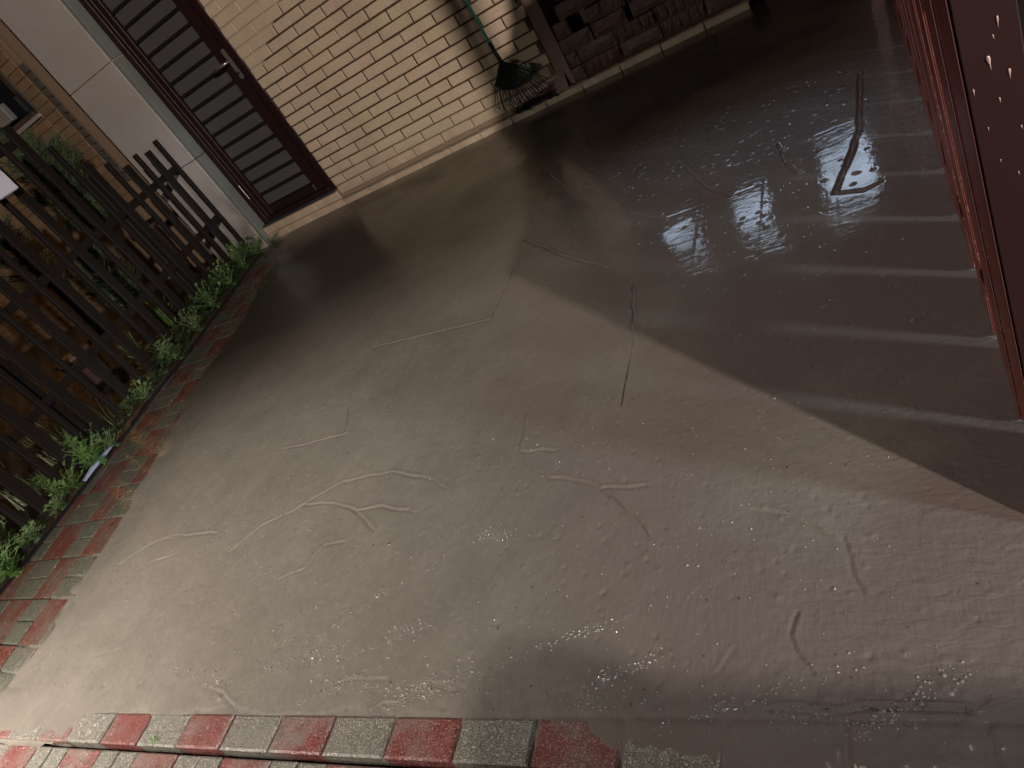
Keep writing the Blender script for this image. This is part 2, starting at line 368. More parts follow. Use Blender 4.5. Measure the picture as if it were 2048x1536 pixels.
RIDGES = [[[-0.088,-3.174],[0.015,-3.08],[0.144,-3.038],[0.231,-2.992],[0.32,-2.952],[0.426,-2.946],[0.532,-2.951],[0.646,-2.987],[0.713,-3.013],[0.785,-3.061]],[[0.182,-3.024],[0.325,-3.037],[0.447,-3.083],[0.574,-3.174]],[[0.45,-3.088],[0.558,-3.086],[0.699,-3.128]],[[1.086,-3.052],[1.129,-3.08],[1.225,-3.113],[1.297,-3.159],[1.36,-3.217],[1.413,-3.287]],[[-0.666,-3.076],[-0.521,-3.06],[-0.238,-3.078]],[[0.687,-1.952],[0.687,-2.107],[0.683,-2.255]],[[0.04,-2.105],[0.042,-2.178],[0.046,-2.355],[0.126,-2.558],[0.179,-2.684]],[[0.341,-2.36],[0.359,-2.616]],[[1.258,-2.321],[1.29,-2.632],[1.294,-2.87]],[[-0.142,-2.708],[-0.025,-2.71],[0.198,-2.707]],[[0.042,-2.178],[0.372,-2.218],[0.67,-2.25]],[[0.987,-2.804],[1.003,-2.968],[1.122,-2.989]],[[-0.569,-3.167],[-0.438,-3.159],[-0.378,-3.144]],[[0.877,-3.008],[0.944,-3.012]],[[1.282,-3.142],[1.398,-3.155]],[[0.26,-3.303],[0.348,-3.277],[0.383,-3.202],[0.462,-3.198]],[[0.655,-1.106],[0.856,-1.462],[1.027,-1.738]],[[0.678,-1.71],[0.902,-1.946],[1.029,-2.064],[1.142,-2.162]],[[1.348,-1.542],[1.478,-1.851],[1.557,-1.958]],[[1.713,-1.711],[1.74,-1.878],[1.777,-1.975]],[[2.006,-1.403],[1.961,-1.824],[1.924,-1.962],[1.863,-2.167]],[[1.863,-2.167],[1.94,-2.201],[1.978,-2.187]],[[1.018,-0.602],[1.135,-0.924]],[[1.189,-1.826],[1.327,-1.967]],[[1.619,-3.248],[1.688,-3.275],[1.731,-3.297],[1.754,-3.327]],[[1.787,-3.346],[1.798,-3.382],[1.802,-3.427],[1.812,-3.452]],[[1.706,-3.485],[1.692,-3.523],[1.701,-3.551],[1.721,-3.581]],[[1.568,-3.584],[1.591,-3.549]],[[1.656,-3.646],[1.705,-3.64],[1.742,-3.645],[1.803,-3.634],[1.847,-3.639],[1.88,-3.639],[1.918,-3.638]],[[1.743,-3.629],[1.772,-3.636],[1.825,-3.637],[1.835,-3.649]],[[1.829,-3.601],[1.83,-3.614],[1.838,-3.622]],[[-0.768,-3.157],[-0.663,-3.09],[-0.56,-3.066],[-0.251,-3.076]],[[-0.558,-3.177],[-0.429,-3.152]],[[-0.183,-3.197],[-0.18,-3.135],[-0.166,-3.072]],[[-0.51,-3.525],[-0.448,-3.523],[-0.36,-3.51]],[[0.173,-3.622],[0.267,-3.635],[0.335,-3.665]],[[0.666,-3.613],[0.704,-3.6],[0.823,-3.597]],[[0.945,-3.602],[1.008,-3.606],[1.052,-3.616]],[[0.967,-3.61],[1.02,-3.615]],[[1.107,-3.612],[1.115,-3.583]],[[1.01,-3.624],[1.014,-3.609]],[[1.199,-3.587],[1.218,-3.533]],[[0.805,-3.665],[0.835,-3.653],[0.879,-3.65]]]
STRONG = {20: 1.7, 19: 1.5, 21: 1.3, 26: 1.15, 28: 1.8, 8: 1.6, 3: 1.5, 0: 1.1, 1: 1.1, 2: 1.1, 5: 1.6, 6: 1.6, 7: 1.5, 9: 1.3, 10: 1.3, 11: 1.1, 14: 1.1, 16: 1.2, 17: 1.3, 18: 1.3, 24: .8, 25: .75, 15: 1.0, 4: 1.0, 31: 1.0}
def mud():
    st = .0042
    xs = np.arange(-1.95, 2.24, st); ys = np.arange(-3.96, -.026, st)
    X, Y = np.meshgrid(xs, ys); nx, ny = len(xs), len(ys)
    xm = np.interp(Y, [-3.9, -3.72, -3.64, -3.42, -3.25, -3.0, -2.64, -2.38, -1.9, -1.7, -1.3, -.9, -.4, 0],
                      [-1.7, -1.35, -.93, -.92, -1.0, -1.03, -1.14, -1.26, -1.42, -1.45, -1.52, -1.62, -1.82, -2.2])
    yf = np.interp(X, [-1.6, -1.0, -.5, -.36, -.2, 1.15, 1.28, 1.45, 2.2], [-3.84, -3.83, -3.80, -3.765, -3.705, -3.690, -3.72, -3.80, -3.84])
    KY = Y - .0225 * X + .006
    w = vnoise(X, Y, 9, 1) * .05 + vnoise(X, Y, 28, 2) * .022 + vnoise(X, Y, 80, 3) * .006
    streak = vnoise(X * .9 + Y * .25, Y * .22, 26, 4) * .05                        # drips running down the strip
    d1 = (X - xm) + w * 1.2 + streak; d2 = (KY - yf) + w * .62 + .045 * vnoise(X, Y, 6.3, 77) + .02 * vnoise(X, Y, 21, 78) - .002
    d = np.minimum(d1, d2 * 1.4)
    h = np.where(d > 0, .0085 * (1 - np.exp(-np.clip(d, 0, 9) / .11)) + .0008, np.maximum(d * .06, -.011))
    h += .0018 * vnoise(X, Y, 3.1, 5) + .0009 * vnoise(X, Y, 9, 6) + .00012 * vnoise(X, Y, 45, 7)
    h -= (.012 + .03 * (X < 1.12) * (X > -.42)) * np.clip((-3.773 - KY) / .004, 0, 1)                                     # drops off the kerb course
    lump = np.clip((X - .75) / .5, 0, 1) * np.clip((-3.55 - KY) / .08, 0, 1)
    h += .6 * lump * (.0026 * vnoise(X, Y, 26, 8) + .0022 * vnoise(X, Y, 70, 9))
    lj = np.exp(-((KY + 3.69) / .006) ** 2) + np.exp(-((((X + .330) / .1742 + .5) % 1 - .5) * .1742 / .006) ** 2) * (KY < -3.69) * (KY > -3.779)
    h -= np.clip(lj, 0, 1) * .0025 * np.clip((X - 1.1) / .2, 0, 1)
    # paver joints ghosting through the thin film
    jx = (((X * .97 + Y * .05) / .2 + .35 * vnoise(X, Y, 1.0, 31)) % 1 - .5) * .2; jy = ((Y / .2 + .3) % 1 - .5) * .2
    gm = np.clip(vnoise(X, Y, 1.7, 33) * 3, 0, 1)
    h -= .00025 * gm * (np.exp(-(jx / .005) ** 2) + np.exp(-(jy / .005) ** 2))
    for k, r in enumerate(RIDGES):
        r = np.array(r); a = STRONG.get(k, .7)
        x0, x1, y0, y1 = r[:, 0].min() - .05, r[:, 0].max() + .05, r[:, 1].min() - .05, r[:, 1].max() + .05
        ix = slice(max(0, int((x0 - xs[0]) / st)), int((x1 - xs[0]) / st) + 1); iy = slice(max(0, int((y0 - ys[0]) / st)), int((y1 - ys[0]) / st) + 1)
        xx = X[iy, ix] + vnoise(X[iy, ix], Y[iy, ix], 22, 40 + k) * .008; yy = Y[iy, ix] + vnoise(X[iy, ix], Y[iy, ix], 22, 80 + k) * .008
        if xx.size == 0: continue
        best = np.full(xx.shape, 9.); side = np.zeros(xx.shape)
        for p, q in zip(r[:-1], r[1:]):
            e = q - p; L2 = e @ e + 1e-12; t = np.clip(((xx - p[0]) * e[0] + (yy - p[1]) * e[1]) / L2, 0, 1)
            dx = xx - p[0] - t * e[0]; dy = yy - p[1] - t * e[1]; dd = np.hypot(dx, dy)
            sg = np.sign(e[0] * dy - e[1] * dx); m = dd < best; best = np.where(m, dd, best); side = np.where(m, sg, side)
        sd = best * side; va = 1 + .8 * vnoise(xx, yy, 14, 120 + k)
        fade = np.clip(.85 + 1.0 * vnoise(xx, yy, 7, 160 + k), .35, 1); a2 = a ** 1.6
        h[iy, ix] += a2 * va * fade * (  .0020 * np.exp(-((sd - .0025) / .0034) ** 2) - .0034 * np.exp(-((sd + .003) / .0032) ** 2))
    # pock marks of the rain
    for _ in range(1500):
        px, py, rr = rng.uniform(-.9, 2.0), rng.uniform(-3.66, -1.2), rng.uniform(.0022, .0052)
        ix = int((px - xs[0]) / st); iy = int((py - ys[0]) / st); s = slice(max(0, iy - 3), iy + 4), slice(max(0, ix - 3), ix + 4)
        q = np.hypot(X[s] - px, Y[s] - py); h[s] += rng.choice([-1, -1, 1]) * .0026 * np.exp(-(q / rr) ** 2)
    me = bpy.data.meshes.new("mud"); V = np.stack([X, Y, h], -1).reshape(-1, 3).astype(np.float32)
    a = (np.arange(ny - 1)[:, None] * nx + np.arange(nx - 1)[None]).ravel()
    keep = (h[:-1, :-1].ravel() > -.0105) | (h[1:, 1:].ravel() > -.0105)
    keep &= (X[:-1, :-1].ravel() < 2.22)
    a = a[keep]; F = np.stack([a, a + 1, a + nx + 1, a + nx], -1).astype(np.int32)
    me.vertices.add(len(V)); me.vertices.foreach_set("co", V.ravel())
    me.loops.add(F.size); me.loops.foreach_set("vertex_index", F.ravel())
    me.polygons.add(len(F)); me.polygons.foreach_set("loop_start", np.arange(0, F.size, 4, dtype=np.int32)); me.polygons.foreach_set("loop_total", np.full(len(F), 4, np.int32))
    me.polygons.foreach_set("use_smooth", np.ones(len(F), bool)); me.update(); me.validate()
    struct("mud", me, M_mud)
    return X, Y, h
MX, MY, MH = mud()
def mudz(x, y):
    iy = int(round((y - MY[0, 0]) / .0042)); ix = int(round((x - MX[0, 0]) / .0042))
    return MH[min(max(iy, 0), MH.shape[0] - 1), min(max(ix, 0), MH.shape[1] - 1)]
# grit lying in the mud: uncountable crumbs
def grit():
    mb = MB()
    for k in range(340):
        if k % 3 == 0: x, y = rng.normal(1.0, .5), rng.normal(-3.62, .05)
        else: x, y = rng.uniform(-1.0, 2.0), rng.uniform(-3.66, -1.6) if k % 2 else rng.uniform(-3.66, -3.0)
        if not (-1 < x < 2.6 and -3.9 < y < -.1): continue
        r = abs(rng.normal(.0009, .0007)) + .0005; z = mudz(x, y) + r * .2; n = len(mb.v)
        for dv in ((1, 0, 0), (0, 1, 0), (-1, 0, 0), (0, -1, 0), (0, 0, .8)):
            mb.v.append((x + dv[0] * r * rng.uniform(.6, 1.5), y + dv[1] * r * rng.uniform(.6, 1.5), z + dv[2] * r))
        mb.f += [(n, n + 1, n + 4), (n + 1, n + 2, n + 4), (n + 2, n + 3, n + 4), (n + 3, n, n + 4)]
    o = link("grit", mb.mesh("grit", True), M_skin_grit); o["kind"] = "stuff"; tag(o, "tiny wet dark crumbs of grit strewn over the mud", "grit")
grit()
CL = [(.43,-3.57),(.53,-3.51),(.69,-3.4),(.85,-3.49),(.67,-3.62),(.76,-3.61),(.9,-3.63),(.98,-3.62),(1.26,-3.52),(1.0,-3.24),(.15,-3.3),(.56,-3.55),(1.38,-3.59),(.2,-3.6),(.45,-3.42),(1.35,-3.64),(1.6,-3.64),(1.72,-3.65),(1.85,-3.63)]
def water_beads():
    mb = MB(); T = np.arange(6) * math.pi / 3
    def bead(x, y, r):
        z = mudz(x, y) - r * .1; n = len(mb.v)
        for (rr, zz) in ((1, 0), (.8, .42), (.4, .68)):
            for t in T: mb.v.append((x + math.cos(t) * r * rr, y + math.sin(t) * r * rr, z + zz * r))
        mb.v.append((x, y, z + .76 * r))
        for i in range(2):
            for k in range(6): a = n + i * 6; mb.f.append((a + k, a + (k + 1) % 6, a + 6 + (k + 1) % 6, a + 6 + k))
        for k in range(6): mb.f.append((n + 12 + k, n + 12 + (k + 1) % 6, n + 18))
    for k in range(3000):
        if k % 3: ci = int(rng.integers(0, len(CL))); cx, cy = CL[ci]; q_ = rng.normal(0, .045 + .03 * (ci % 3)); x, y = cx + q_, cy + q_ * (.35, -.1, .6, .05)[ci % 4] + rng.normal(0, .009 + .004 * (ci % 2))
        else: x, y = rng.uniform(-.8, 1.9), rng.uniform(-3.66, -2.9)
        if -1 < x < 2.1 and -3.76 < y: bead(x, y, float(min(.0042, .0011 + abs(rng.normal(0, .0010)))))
    o = link("water_beads", mb.mesh("water_beads", True), nmat("glint_bead", (.135, .12, .105), rough=.12, spec=1.0)); o["kind"] = "stuff"; tag(o, "countless tiny rain beads coloured pale to glint on the mud near the kerb", "water beads")  # beads paler than the mud, so their colour carries part of the glint
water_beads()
# planting bed
def bed():
    mb = MB(); nx, ny = 60, 40
    for j in range(ny + 1):
        for i in range(nx + 1):
            t = j / ny; y = -4.6 + 4.9 * i / nx
            xr = float(np.interp(y, [-4.6, -3.2, -2.45, -1.58, -.1, .3], [-1.45, -1.66, -1.79, -1.92, -2.25, -2.3])); x = xr - t * 5.5
            mb.v.append((x, y, .012 + .03 * float(vnoise(np.array(x), np.array(y), 9, 3)) * min(1, t * 12) - (.05 if j == 0 else 0)))
    for j in range(ny):
        for i in range(nx): a = j * (nx + 1) + i; mb.f.append((a, a + 1, a + nx + 2, a + nx + 1))
    struct("soil", mb.mesh("soil", True), M_soil)
bed()

# ============================================================ house wall with its bricks
wall = empty("brick_wall", (0, 0, 0)); tag(wall, "buff brick wall of the house beside the slatted door, rake leaning on it", "wall")
mb = MB(); mb.box(-1.345, .510, .0065, .24, -.05, 2.4); mb.box(-2.16, -1.345, .10, .24, 2.2, 2.4)
link("mortar_bed", mb.mesh("mortar_bed"), M_mortar, wall)
BL = .24687; BM = [slab_mesh("brick", BL - .0100, .02, .0600, .003, .0013) for _ in range(5)]; HBM = {}
def brick_at(xa, xb, zc, parent, mat, y=0.0, h=.060, d=.02, name="brick"):
    w = xb - xa
    if abs(w - (BL - .0100)) < .002 and h == .060: me = random.choice(BM)
    else:
        key = (round(w, 3), h, d)
        if key not in HBM: HBM[key] = slab_mesh(name, w, d, h, .003, .001)
        me = HBM[key]
    if not me.materials: me.materials.append(mat)
    o = bpy.data.objects.new(name, me); COL.objects.link(o); o.parent = parent
    if me.materials[0] != mat: o.material_slots[0].link = 'OBJECT'; o.material_slots[0].material = mat
    o.location = ((xa + xb) / 2 + random.uniform(-.0012, .0012), y + random.uniform(-.0013, .0013), zc + random.uniform(-.0008, .0008)); o.rotation_euler = (random.uniform(-.006, .006), 0, random.uniform(-.004, .004)); return o
for k in range(0, 33):
    zc = .077 + .07 * k + .035; off = 0 if k % 2 else BL / 2
    for i in range(-7, 4):
        a = i * BL + off + .00425; b_ = a + BL - .0100; a2, b2 = max(a, -1.343 + random.uniform(-.006, .004)), min(b_, .512)
        if b2 - a2 < .03: continue
        if k > 22 and a2 > -.2: continue
        if k > 14 and a2 > .3 and zc > 1.2: continue
        brick_at(a2, b2, zc, wall, M_brick)
# plinth course along the foot of the wall
plinth = empty("plinth", (0, 0, 0)); tag(plinth, "low muddy tiled ledge running along the foot of the brick wall", "ledge")
mb = MB(); n = 60
for i in range(n):                       # uneven mortar cap
    x0 = -1.335 + i * (2.955 / n); x1 = x0 + 2.955 / n; z0 = .0525 + random.uniform(-.003, .004); yy = -.030 + random.uniform(-.004, .003)
    mb.box(x0, x1, yy, .02 if x1 < .5 else .16, .030, z0)
link("mortar_cap", mb.mesh("mortar_cap"), M_mortar, plinth)
mb = MB(); mb.box(-1.34, 1.6, -.028, .02, -.05, .029); link("footing", mb.mesh("footing"), M_mortar, plinth)
for i in range(12):
    a = -1.337 + i * BL
    brick_at(a + .003, min(a + BL - .003, 1.615), .017, plinth, M_brick, y=-.037, h=.056, d=.012, name="tile")
# door step
step = empty("door_step", (-1.76, 0, 0)); tag(step, "two-course buff tiled step under the door with a dark stone sill", "step")
mb = MB(); mb.box(-.405 - .03, .412, -.026, .1, -.05, .128); link("step_core", mb.mesh("step_core"), M_mortar, step)
for r_ in range(2):
    for i in range(-1, 4):
        a = -2.20 + i * BL + (BL / 2 if r_ else 0) ; a2, b2 = max(a + .003, -2.215), min(a + BL - .003, -1.346)
        if b2 - a2 > .03: o = brick_at(a2, b2, .030 + r_ * .062, step, M_brick, y=-.036, h=.057, d=.012, name="tile"); o.location.x += 1.76
mb = MB(); mb.box(-.40, .405, -.034, .16, .124, .139); link("sill", bev_mesh(mb, "sill", .002, 1), M_sill, step)

# ============================================================ door
door = empty("slatted_door", (-1.76, .0, .14)); tag(door, "dark maroon house door with horizontal grey panels and a long steel handle plate", "door")
dx, dz = 1.76, -.14
def dbox(name, x0, x1, y0, y1, z0, z1, m, bev=.003):
    mb = MB(); mb.box(x0 + dx, x1 + dx, y0, y1, z0 + dz, z1 + dz); return link(name, bev_mesh(mb, name, bev, 1) if bev else mb.mesh(name), m, door)
fr = MB(); 
for (x0, x1, z0, z1, y0, y1) in ((-2.158, -2.105, .141, 2.2, .0, .14), (-2.103, -2.088, .141, 2.2, .02, .12), (-1.402, -1.350, .141, 2.2, .0, .14), (-1.425, -1.404, .141, 2.2, .014, .12), (-2.086, -1.427, .141, .168, .01, .14), (-2.086, -1.427, 2.15, 2.2, .0, .14)):
    fr.box(x0 + dx, x1 + dx, y0, y1, z0 + dz, z1 + dz)
link("door_frame", bev_mesh(fr, "door_frame", .003, 1), M_frame, door)
dbox("stile", -2.085, -2.052, .038, .085, .172, 2.145, M_frame); dbox("stile", -1.545, -1.428, .038, .085, .172, 2.145, M_frame)
dbox("bottom_rail", -2.050, -1.547, .040, .085, .172, .232, M_leafbar)
dbox("backing", -2.050, -1.547, .078, .082, .233, 2.14, M_leafbar, 0)
for k in range(18):
    z0 = .238 + .1030 * k
    dbox("panel", -2.048, -1.549, .062, .074, z0 + .002, z0 + .084, M_panel, .004)
    dbox("glazing_bar", -2.050, -1.547, .048, .077, z0 + .085, z0 + .102, M_leafbar, .003)
hd = MB(); pts = []
for s in range(24):
    w = 2 * math.pi * s / 24; zz = math.sin(w) * .016; pts.append((math.cos(w) * .016, zz + (.088 if zz > 0 else -.088)))
n0 = 0
for yy in (.022, .036): hd.v += [(-1.452 + dx + p[0], yy, 1.145 + dz + p[1]) for p in pts]
hd.f += [tuple(range(24)), tuple(range(47, 23, -1))] + [(k, (k + 1) % 24, 24 + (k + 1) % 24, 24 + k) for k in range(24)]
plate = link("handle_plate", hd.mesh("handle_plate"), M_steel, door)
lv = MB(); lv.tube([(-1.452 + dx, .022, 1.17 + dz), (-1.452 + dx, -.022, 1.17 + dz), (-1.468 + dx, -.034, 1.17 + dz), (-1.575 + dx, -.036, 1.172 + dz)], [.009, .009, .0095, .008], 10)
link("lever", lv.mesh("lever", True), M_steel, plate)
kc = MB(); kc.tube([(-1.452 + dx, .024, 1.085 + dz), (-1.452 + dx, .014, 1.085 + dz)], .010, 12); kc.box(-1.453 + dx, -1.4505 + dx, .012, .0135, 1.08 + dz, 1.09 + dz)
link("lock_cylinder", kc.mesh("lock_cylinder"), M_iron, plate)
for zz in (.42, 1.98):
    h_ = MB(); h_.tube([(-2.103 + dx, -.004, zz - .06 + dz), (-2.103 + dx, -.004, zz + .06 + dz)], .0045, 8); link("hinge", h_.mesh("hinge"), M_steel, door)

# ============================================================ stone pillar and the dark gap beside it
M_side_dim = nmat('dim_side_stone', rough=.6, build=lambda n, b: n.put(b.inputs['Base Color'], n.mix(n.noise(7, 5), (.12, .13, .12), (.17, .175, .165))))  # pillar's side face coloured darker to show it dimly lit
pil = empty("stone_pillar", (-2.46, -.04, 0)); tag(pil, "pale granite-clad pillar standing left of the maroon door", "pillar")
def slabp(name, z0, z1):
    mb = MB(); mb.box(-2.745 + 2.46, -2.205 + 2.46, -.088 + .04, .06 + .04, z0, z1); link(name, bev_mesh(mb, name, .004, 2), M_pillar, pil)
    mb = MB(); mb.box(-2.2045 + 2.46, -2.168 + 2.46, -.080 + .04, .03 + .04, z0, z1); link("edge_strip", bev_mesh(mb, "edge_strip", .006, 2), M_side_dim, pil)
slabp("slab", -.04, .792); slabp("slab", .797, 1.563); slabp("slab", 1.568, 2.35)
mb = MB(); mb.box(-2.738 + 2.46, -2.175 + 2.46, -.076 + .04, .055 + .04, -.05, 2.34); link("core", mb.mesh("core"), M_mortar, pil)
mb = MB()
for z0 in (.0, .5, 1.0, 1.5):
    mb.tube([(-2.86, .10, z0), (-2.86, .10, z0 + .5)], .042, 14)
pipe = link("drainpipe", mb.mesh("drainpipe", True), M_frame); tag(pipe, "dark brown drainpipe in the recess between the pillar and the grey tiled pier", "pipe")

# ============================================================ neighbour facade (seen through and over the fence)
fac = empty("tiled_house", (-5, .3, 0)); tag(fac, "neighbour house with tan and grey tiled front lit orange behind the fence", "house")
def fmesh(name, boxes, m, bev=0):
    mb = MB()
    for b_ in boxes: mb.box(b_[0] + 5, b_[1] + 5, b_[2] - .3, b_[3] - .3, b_[4], b_[5])
    return link(name, bev_mesh(mb, name, bev, 1) if bev else mb.mesh(name), m, fac)
fmesh("wall", [(-9, -3.40, .312, .9, -.1, 1.62), (-9, -4.9, .312, .9, 1.62, 3.0), (-3.63, -3.401, .312, .9, 1.62, 3.0), (-9, -3.40, .312, .9, 2.9, 3.4), (-3.40, -3.352, .335, .9, -.1, 3.4)], M_facmortar)
fmesh('recess_wall', [(-3.352, -2.75, .60, .9, -.1, 3.4)], M_frame)
fmesh("brown_panel", [(-3.42, -2.80, .44, .50, 1.93, 2.6)], nmat("brown_panel", (.050, .030, .018), rough=.5), .004)
wf = fmesh("window", [(-4.9, -4.84, .30, .36, 1.66, 2.9), (-3.69, -3.63, .30, .36, 1.66, 2.9), (-4.84, -3.69, .30, .36, 1.66, 1.70), (-4.28, -4.24, .305, .35, 1.70, 2.9)], M_iron, .003)
pn = fmesh("pane", [(-4.84, -3.69, .345, .35, 1.70, 2.9)], M_glassdark); pn.parent = wf
bx = fmesh("window_box", [(-4.05, -3.86, .24, .298, 1.72, 1.86)], nmat("grey_meter_box", (.16, .17, .17), rough=.5), .006)
def facrow(x0, x1, z0, z1, L, H, mat, y, stagger):
    r_ = 0; z = z0
    while z < z1:
        x = x0 - (L / 2 if (r_ % 2 and stagger) else 0)
        while x < x1 - .02:
            a, b_ = max(x, x0), min(x + L - .008, x1)
            if b_ - a > .03:
                o = brick_at(a, b_, z + H / 2, fac, mat, y=y, h=H - .008, d=.015, name="tile"); o.location.x += 5; o.location.y -= .3
            x += L
        z += H; r_ += 1
facrow(-3.612, -3.432, .75, 2.1, .18, .071, M_tan, .300, False)
facrow(-3.430, -3.350, .9, 1.93, .08, .071, M_greytile, .300, False)
facrow(-4.9, -3.62, 1.10, 1.62, .25, .071, M_tan, .300, True)
facrow(-6.9, -4.9, .02, 1.05, .25, .071, M_tan, .300, True)
fmesh("string_course", [(-7.2, -3.62, .27, .312, 1.625, 1.655)], M_concrete, .004)
# porch lamp of the neighbour, out of the frame to the left
lampo = empty("porch_lamp", (-6.4, .10, 2.05)); tag(lampo, "small warm porch lamp on the neighbour's tiled front", "lamp")
mb = MB(); mb.box(-.05, .05, .02, .19, .10, .14); mb.box(-.04, .04, -.05, .05, .09, .12); link("bracket", mb.mesh("bracket"), M_iron, lampo)
mb = MB(); mb.tube([(0, 0, -.07), (0, 0, .0), (0, 0, .08)], [.03, .05, .035], 12); link("shade", mb.mesh("shade", True), emis("porch_glow", (1, .45, .12), 12), lampo)
ld = bpy.data.lights.new("porch_light", 'POINT'); ld.energy = P_PORCH; ld.color = (1, .44, .13); ld.shadow_soft_size = .08
lo = bpy.data.objects.new("porch_light", ld); COL.objects.link(lo); lo.parent = lampo; lo.location = (0, -.3, -.05)

# ============================================================ low plaster wall and stack of stones
mb = MB(); mb.box(.5125, 2.6, .17, .34, -.05, .92); mb.box(.5125, .60, .012, .169, -.05, .92)
o = link("low_wall", bev_mesh(mb, "low_wall", .004, 1), M_plaster); tag(o, "dark wet plastered low wall rising behind the stacked stones", "wall")
def stone_mesh(L, H, D, ribs, seed):
    r = random.Random(seed); bm = bmesh.new(); nx = 24 if ribs else 7
    nz = 3; V = []
    for j in range(nz + 1):
        row = []
        for i in range(nx + 1):
            u = i / nx; e = .006 if i in (0, nx) or j in (0, nz) else 0
            y = e + (-.006 * (math.cos(u * math.pi * 10) > 0) if ribs and not e else 0) + r.uniform(-.002, .002)
            row.append(bm.verts.new(((u - .5) * L + (r.uniform(-.002, .002) if not e else 0), y, (j / nz) * H + r.uniform(-.001, .001))))
        V.append(row)
    for j in range(nz):
        for i in range(nx): bm.faces.new((V[j][i], V[j][i + 1], V[j + 1][i + 1], V[j + 1][i]))
    B = [bm.verts.new((sx * L / 2, D, z)) for sx, z in ((-1, 0), (1, 0), (1, H), (-1, H))]
    bm.faces.new((B[1], B[0], B[3], B[2]))
    bm.faces.new([V[0][i] for i in range(nx, -1, -1)] + [B[0], B[1]]); bm.faces.new([V[nz][i] for i in range(nx + 1)] + [B[2], B[3]])
    bm.faces.new([V[j][0] for j in range(nz + 1)] + [B[3], B[0]]); bm.faces.new([V[j][nx] for j in range(nz, -1, -1)] + [B[1], B[2]])
    me = bpy.data.meshes.new("stone_block"); bm.to_mesh(me); bm.free(); return me
STN = [  # x0, x1, z0, H, ribbed, label
 (.44, .668, .054, .072, 0, "plain brown stone block at the left end of the bottom row of the stack"),
 (.673, .908, .054, .074, 1, "ribbed brown stone block second from left in the bottom row of the stack"),
 (.914, 1.150, .054, .075, 0, "plain reddish stone block third from left in the bottom row"),
 (1.156, 1.403, .054, .078, 1, "ribbed stone block fourth from left in the bottom row of the stack"),
 (1.409, 1.60, .054, .078, 0, "plain dark block at the right end of the bottom row of the stack"),
 (.50, .668, .132, .078, 0, "short plain block at the left end of the second row of the stack"),
 (.673, .908, .133, .080, 0, "plain brown block second from left in the second row"),
 (.914, 1.150, .134, .080, 1, "ribbed block third from left in the second row of the stack"),
 (1.156, 1.403, .137, .082, 1, "ribbed block fourth from left in the second row, by the broken ledge end"),
 (1.409, 1.60, .137, .082, 0, "plain dark block at the right end of the second row"),
 (.585, .800, .216, .082, 0, "brown block left in the third row, just below the dark hole"),
 (.810, 1.010, .218, .080, 0, "ochre block in the third row right of the dark hole"),
 (1.045, 1.28, .223, .080, 0, "reddish block in the third row, right of the wide dark joint"),
 (1.29, 1.50, .223, .080, 0, "dark block at the right end of the third row of the stack"),
 (.60, .695, .302, .085, 0, "small chipped brown block left of the dark hole in the top of the stack"),
 (.810, .900, .302, .078, 0, "small red block right of the dark hole in the fourth row"),
 (.905, 1.030, .302, .080, 0, "red block in the fourth row above the ochre one"),
 (1.045, 1.28, .307, .080, 0, "wide reddish block in the fourth row of the stack"),
 (.66, .90, .391, .08, 0, "brown block bridging the dark hole in the top row"),
 (.91, 1.14, .391, .08, 0, "plain block in the top row of the stack, right of the bridging block"),
]
for q, (x0, x1, z0, H, rb, lab) in enumerate(STN):
    o = link("stone_block", stone_mesh(x1 - x0, H, .12, rb, q), M_stone); o.location = ((x0 + x1) / 2, .022 + random.uniform(-.010, .008), z0)
    o.rotation_euler = (0, 0, random.uniform(-.03, .03)); tag(o, lab, "stone block", "stone blocks stacked on the ledge")
# heap of soil at the left foot of the stack
mb = MB()
for j in range(9):
    for i in range(17):
        u, v = i / 16, j / 8; x = .30 + u * .26; hgt = .15 * math.sin(math.pi * min(1, u * .62 + .1)) ** 1.2 * (1 - v) * (.35 + .65 * u)
        mb.v.append((x, -.012 - .02 * v + random.uniform(-.003, .003) + (.045 * (1 - v)), .052 + hgt * 1.3 + random.uniform(-.003, .003)))
for j in range(8):
    for i in range(16): a = j * 17 + i; mb.f.append((a, a + 1, a + 18, a + 17))
o = link("soil_heap", mb.mesh("soil_heap", True), M_plaster); tag(o, "small heap of wet soil on the ledge behind the rake head", "soil heap")

# ============================================================ rake
rake = empty("garden_rake", (.26, -.07, .10)); tag(rake, "leaf rake with a green pole and black plastic head leaning upside up against the wall", "rake")
R0 = Vector((.26, -.07, .10))
def rp(x, y, z): return tuple(Vector((x, y, z)) - R0)
mb = MB(); mb.tube([rp(.262, -.062, .475), rp(.254, -.048, .75), rp(.215, -.012, 1.62)], .0085, 12); link("pole", mb.mesh("pole", True), M_green, rake)
mb = MB(); mb.tube([rp(.275, -.066, .355), rp(.270, -.065, .40), rp(.262, -.062, .49)], [.013, .0125, .0110], 12); link("socket", mb.mesh("socket", True), M_rakehead, rake)
mb = MB(); nA = 22
def fan(u, v):   # u -1..1 across, v 0..1 down
    ang = math.radians(-84 + u * 48); rr = .020 + v * (.150 + .030 * u)
    return (.268 + math.cos(ang) * rr, -.066 - .012 * v - .008 * (1 - u * u) * v, .378 + math.sin(ang) * rr)
rows = []
for j in range(7):
    for i in range(nA + 1):
        u = -1 + 2 * i / nA; v = j / 6; x, y, z = fan(u, v); y += .0022 * math.cos(i * math.pi)
        mb.v.append(rp(x, y, z))
for j in range(6):
    for i in range(nA): a = j * (nA + 1) + i; mb.f.append((a, a + 1, a + nA + 2, a + nA + 1))
hm = mb.mesh("rake_head"); ho = link("head", hm, M_rakehead, rake)
md = ho.modifiers.new("thick", 'SOLIDIFY'); md.thickness = .004
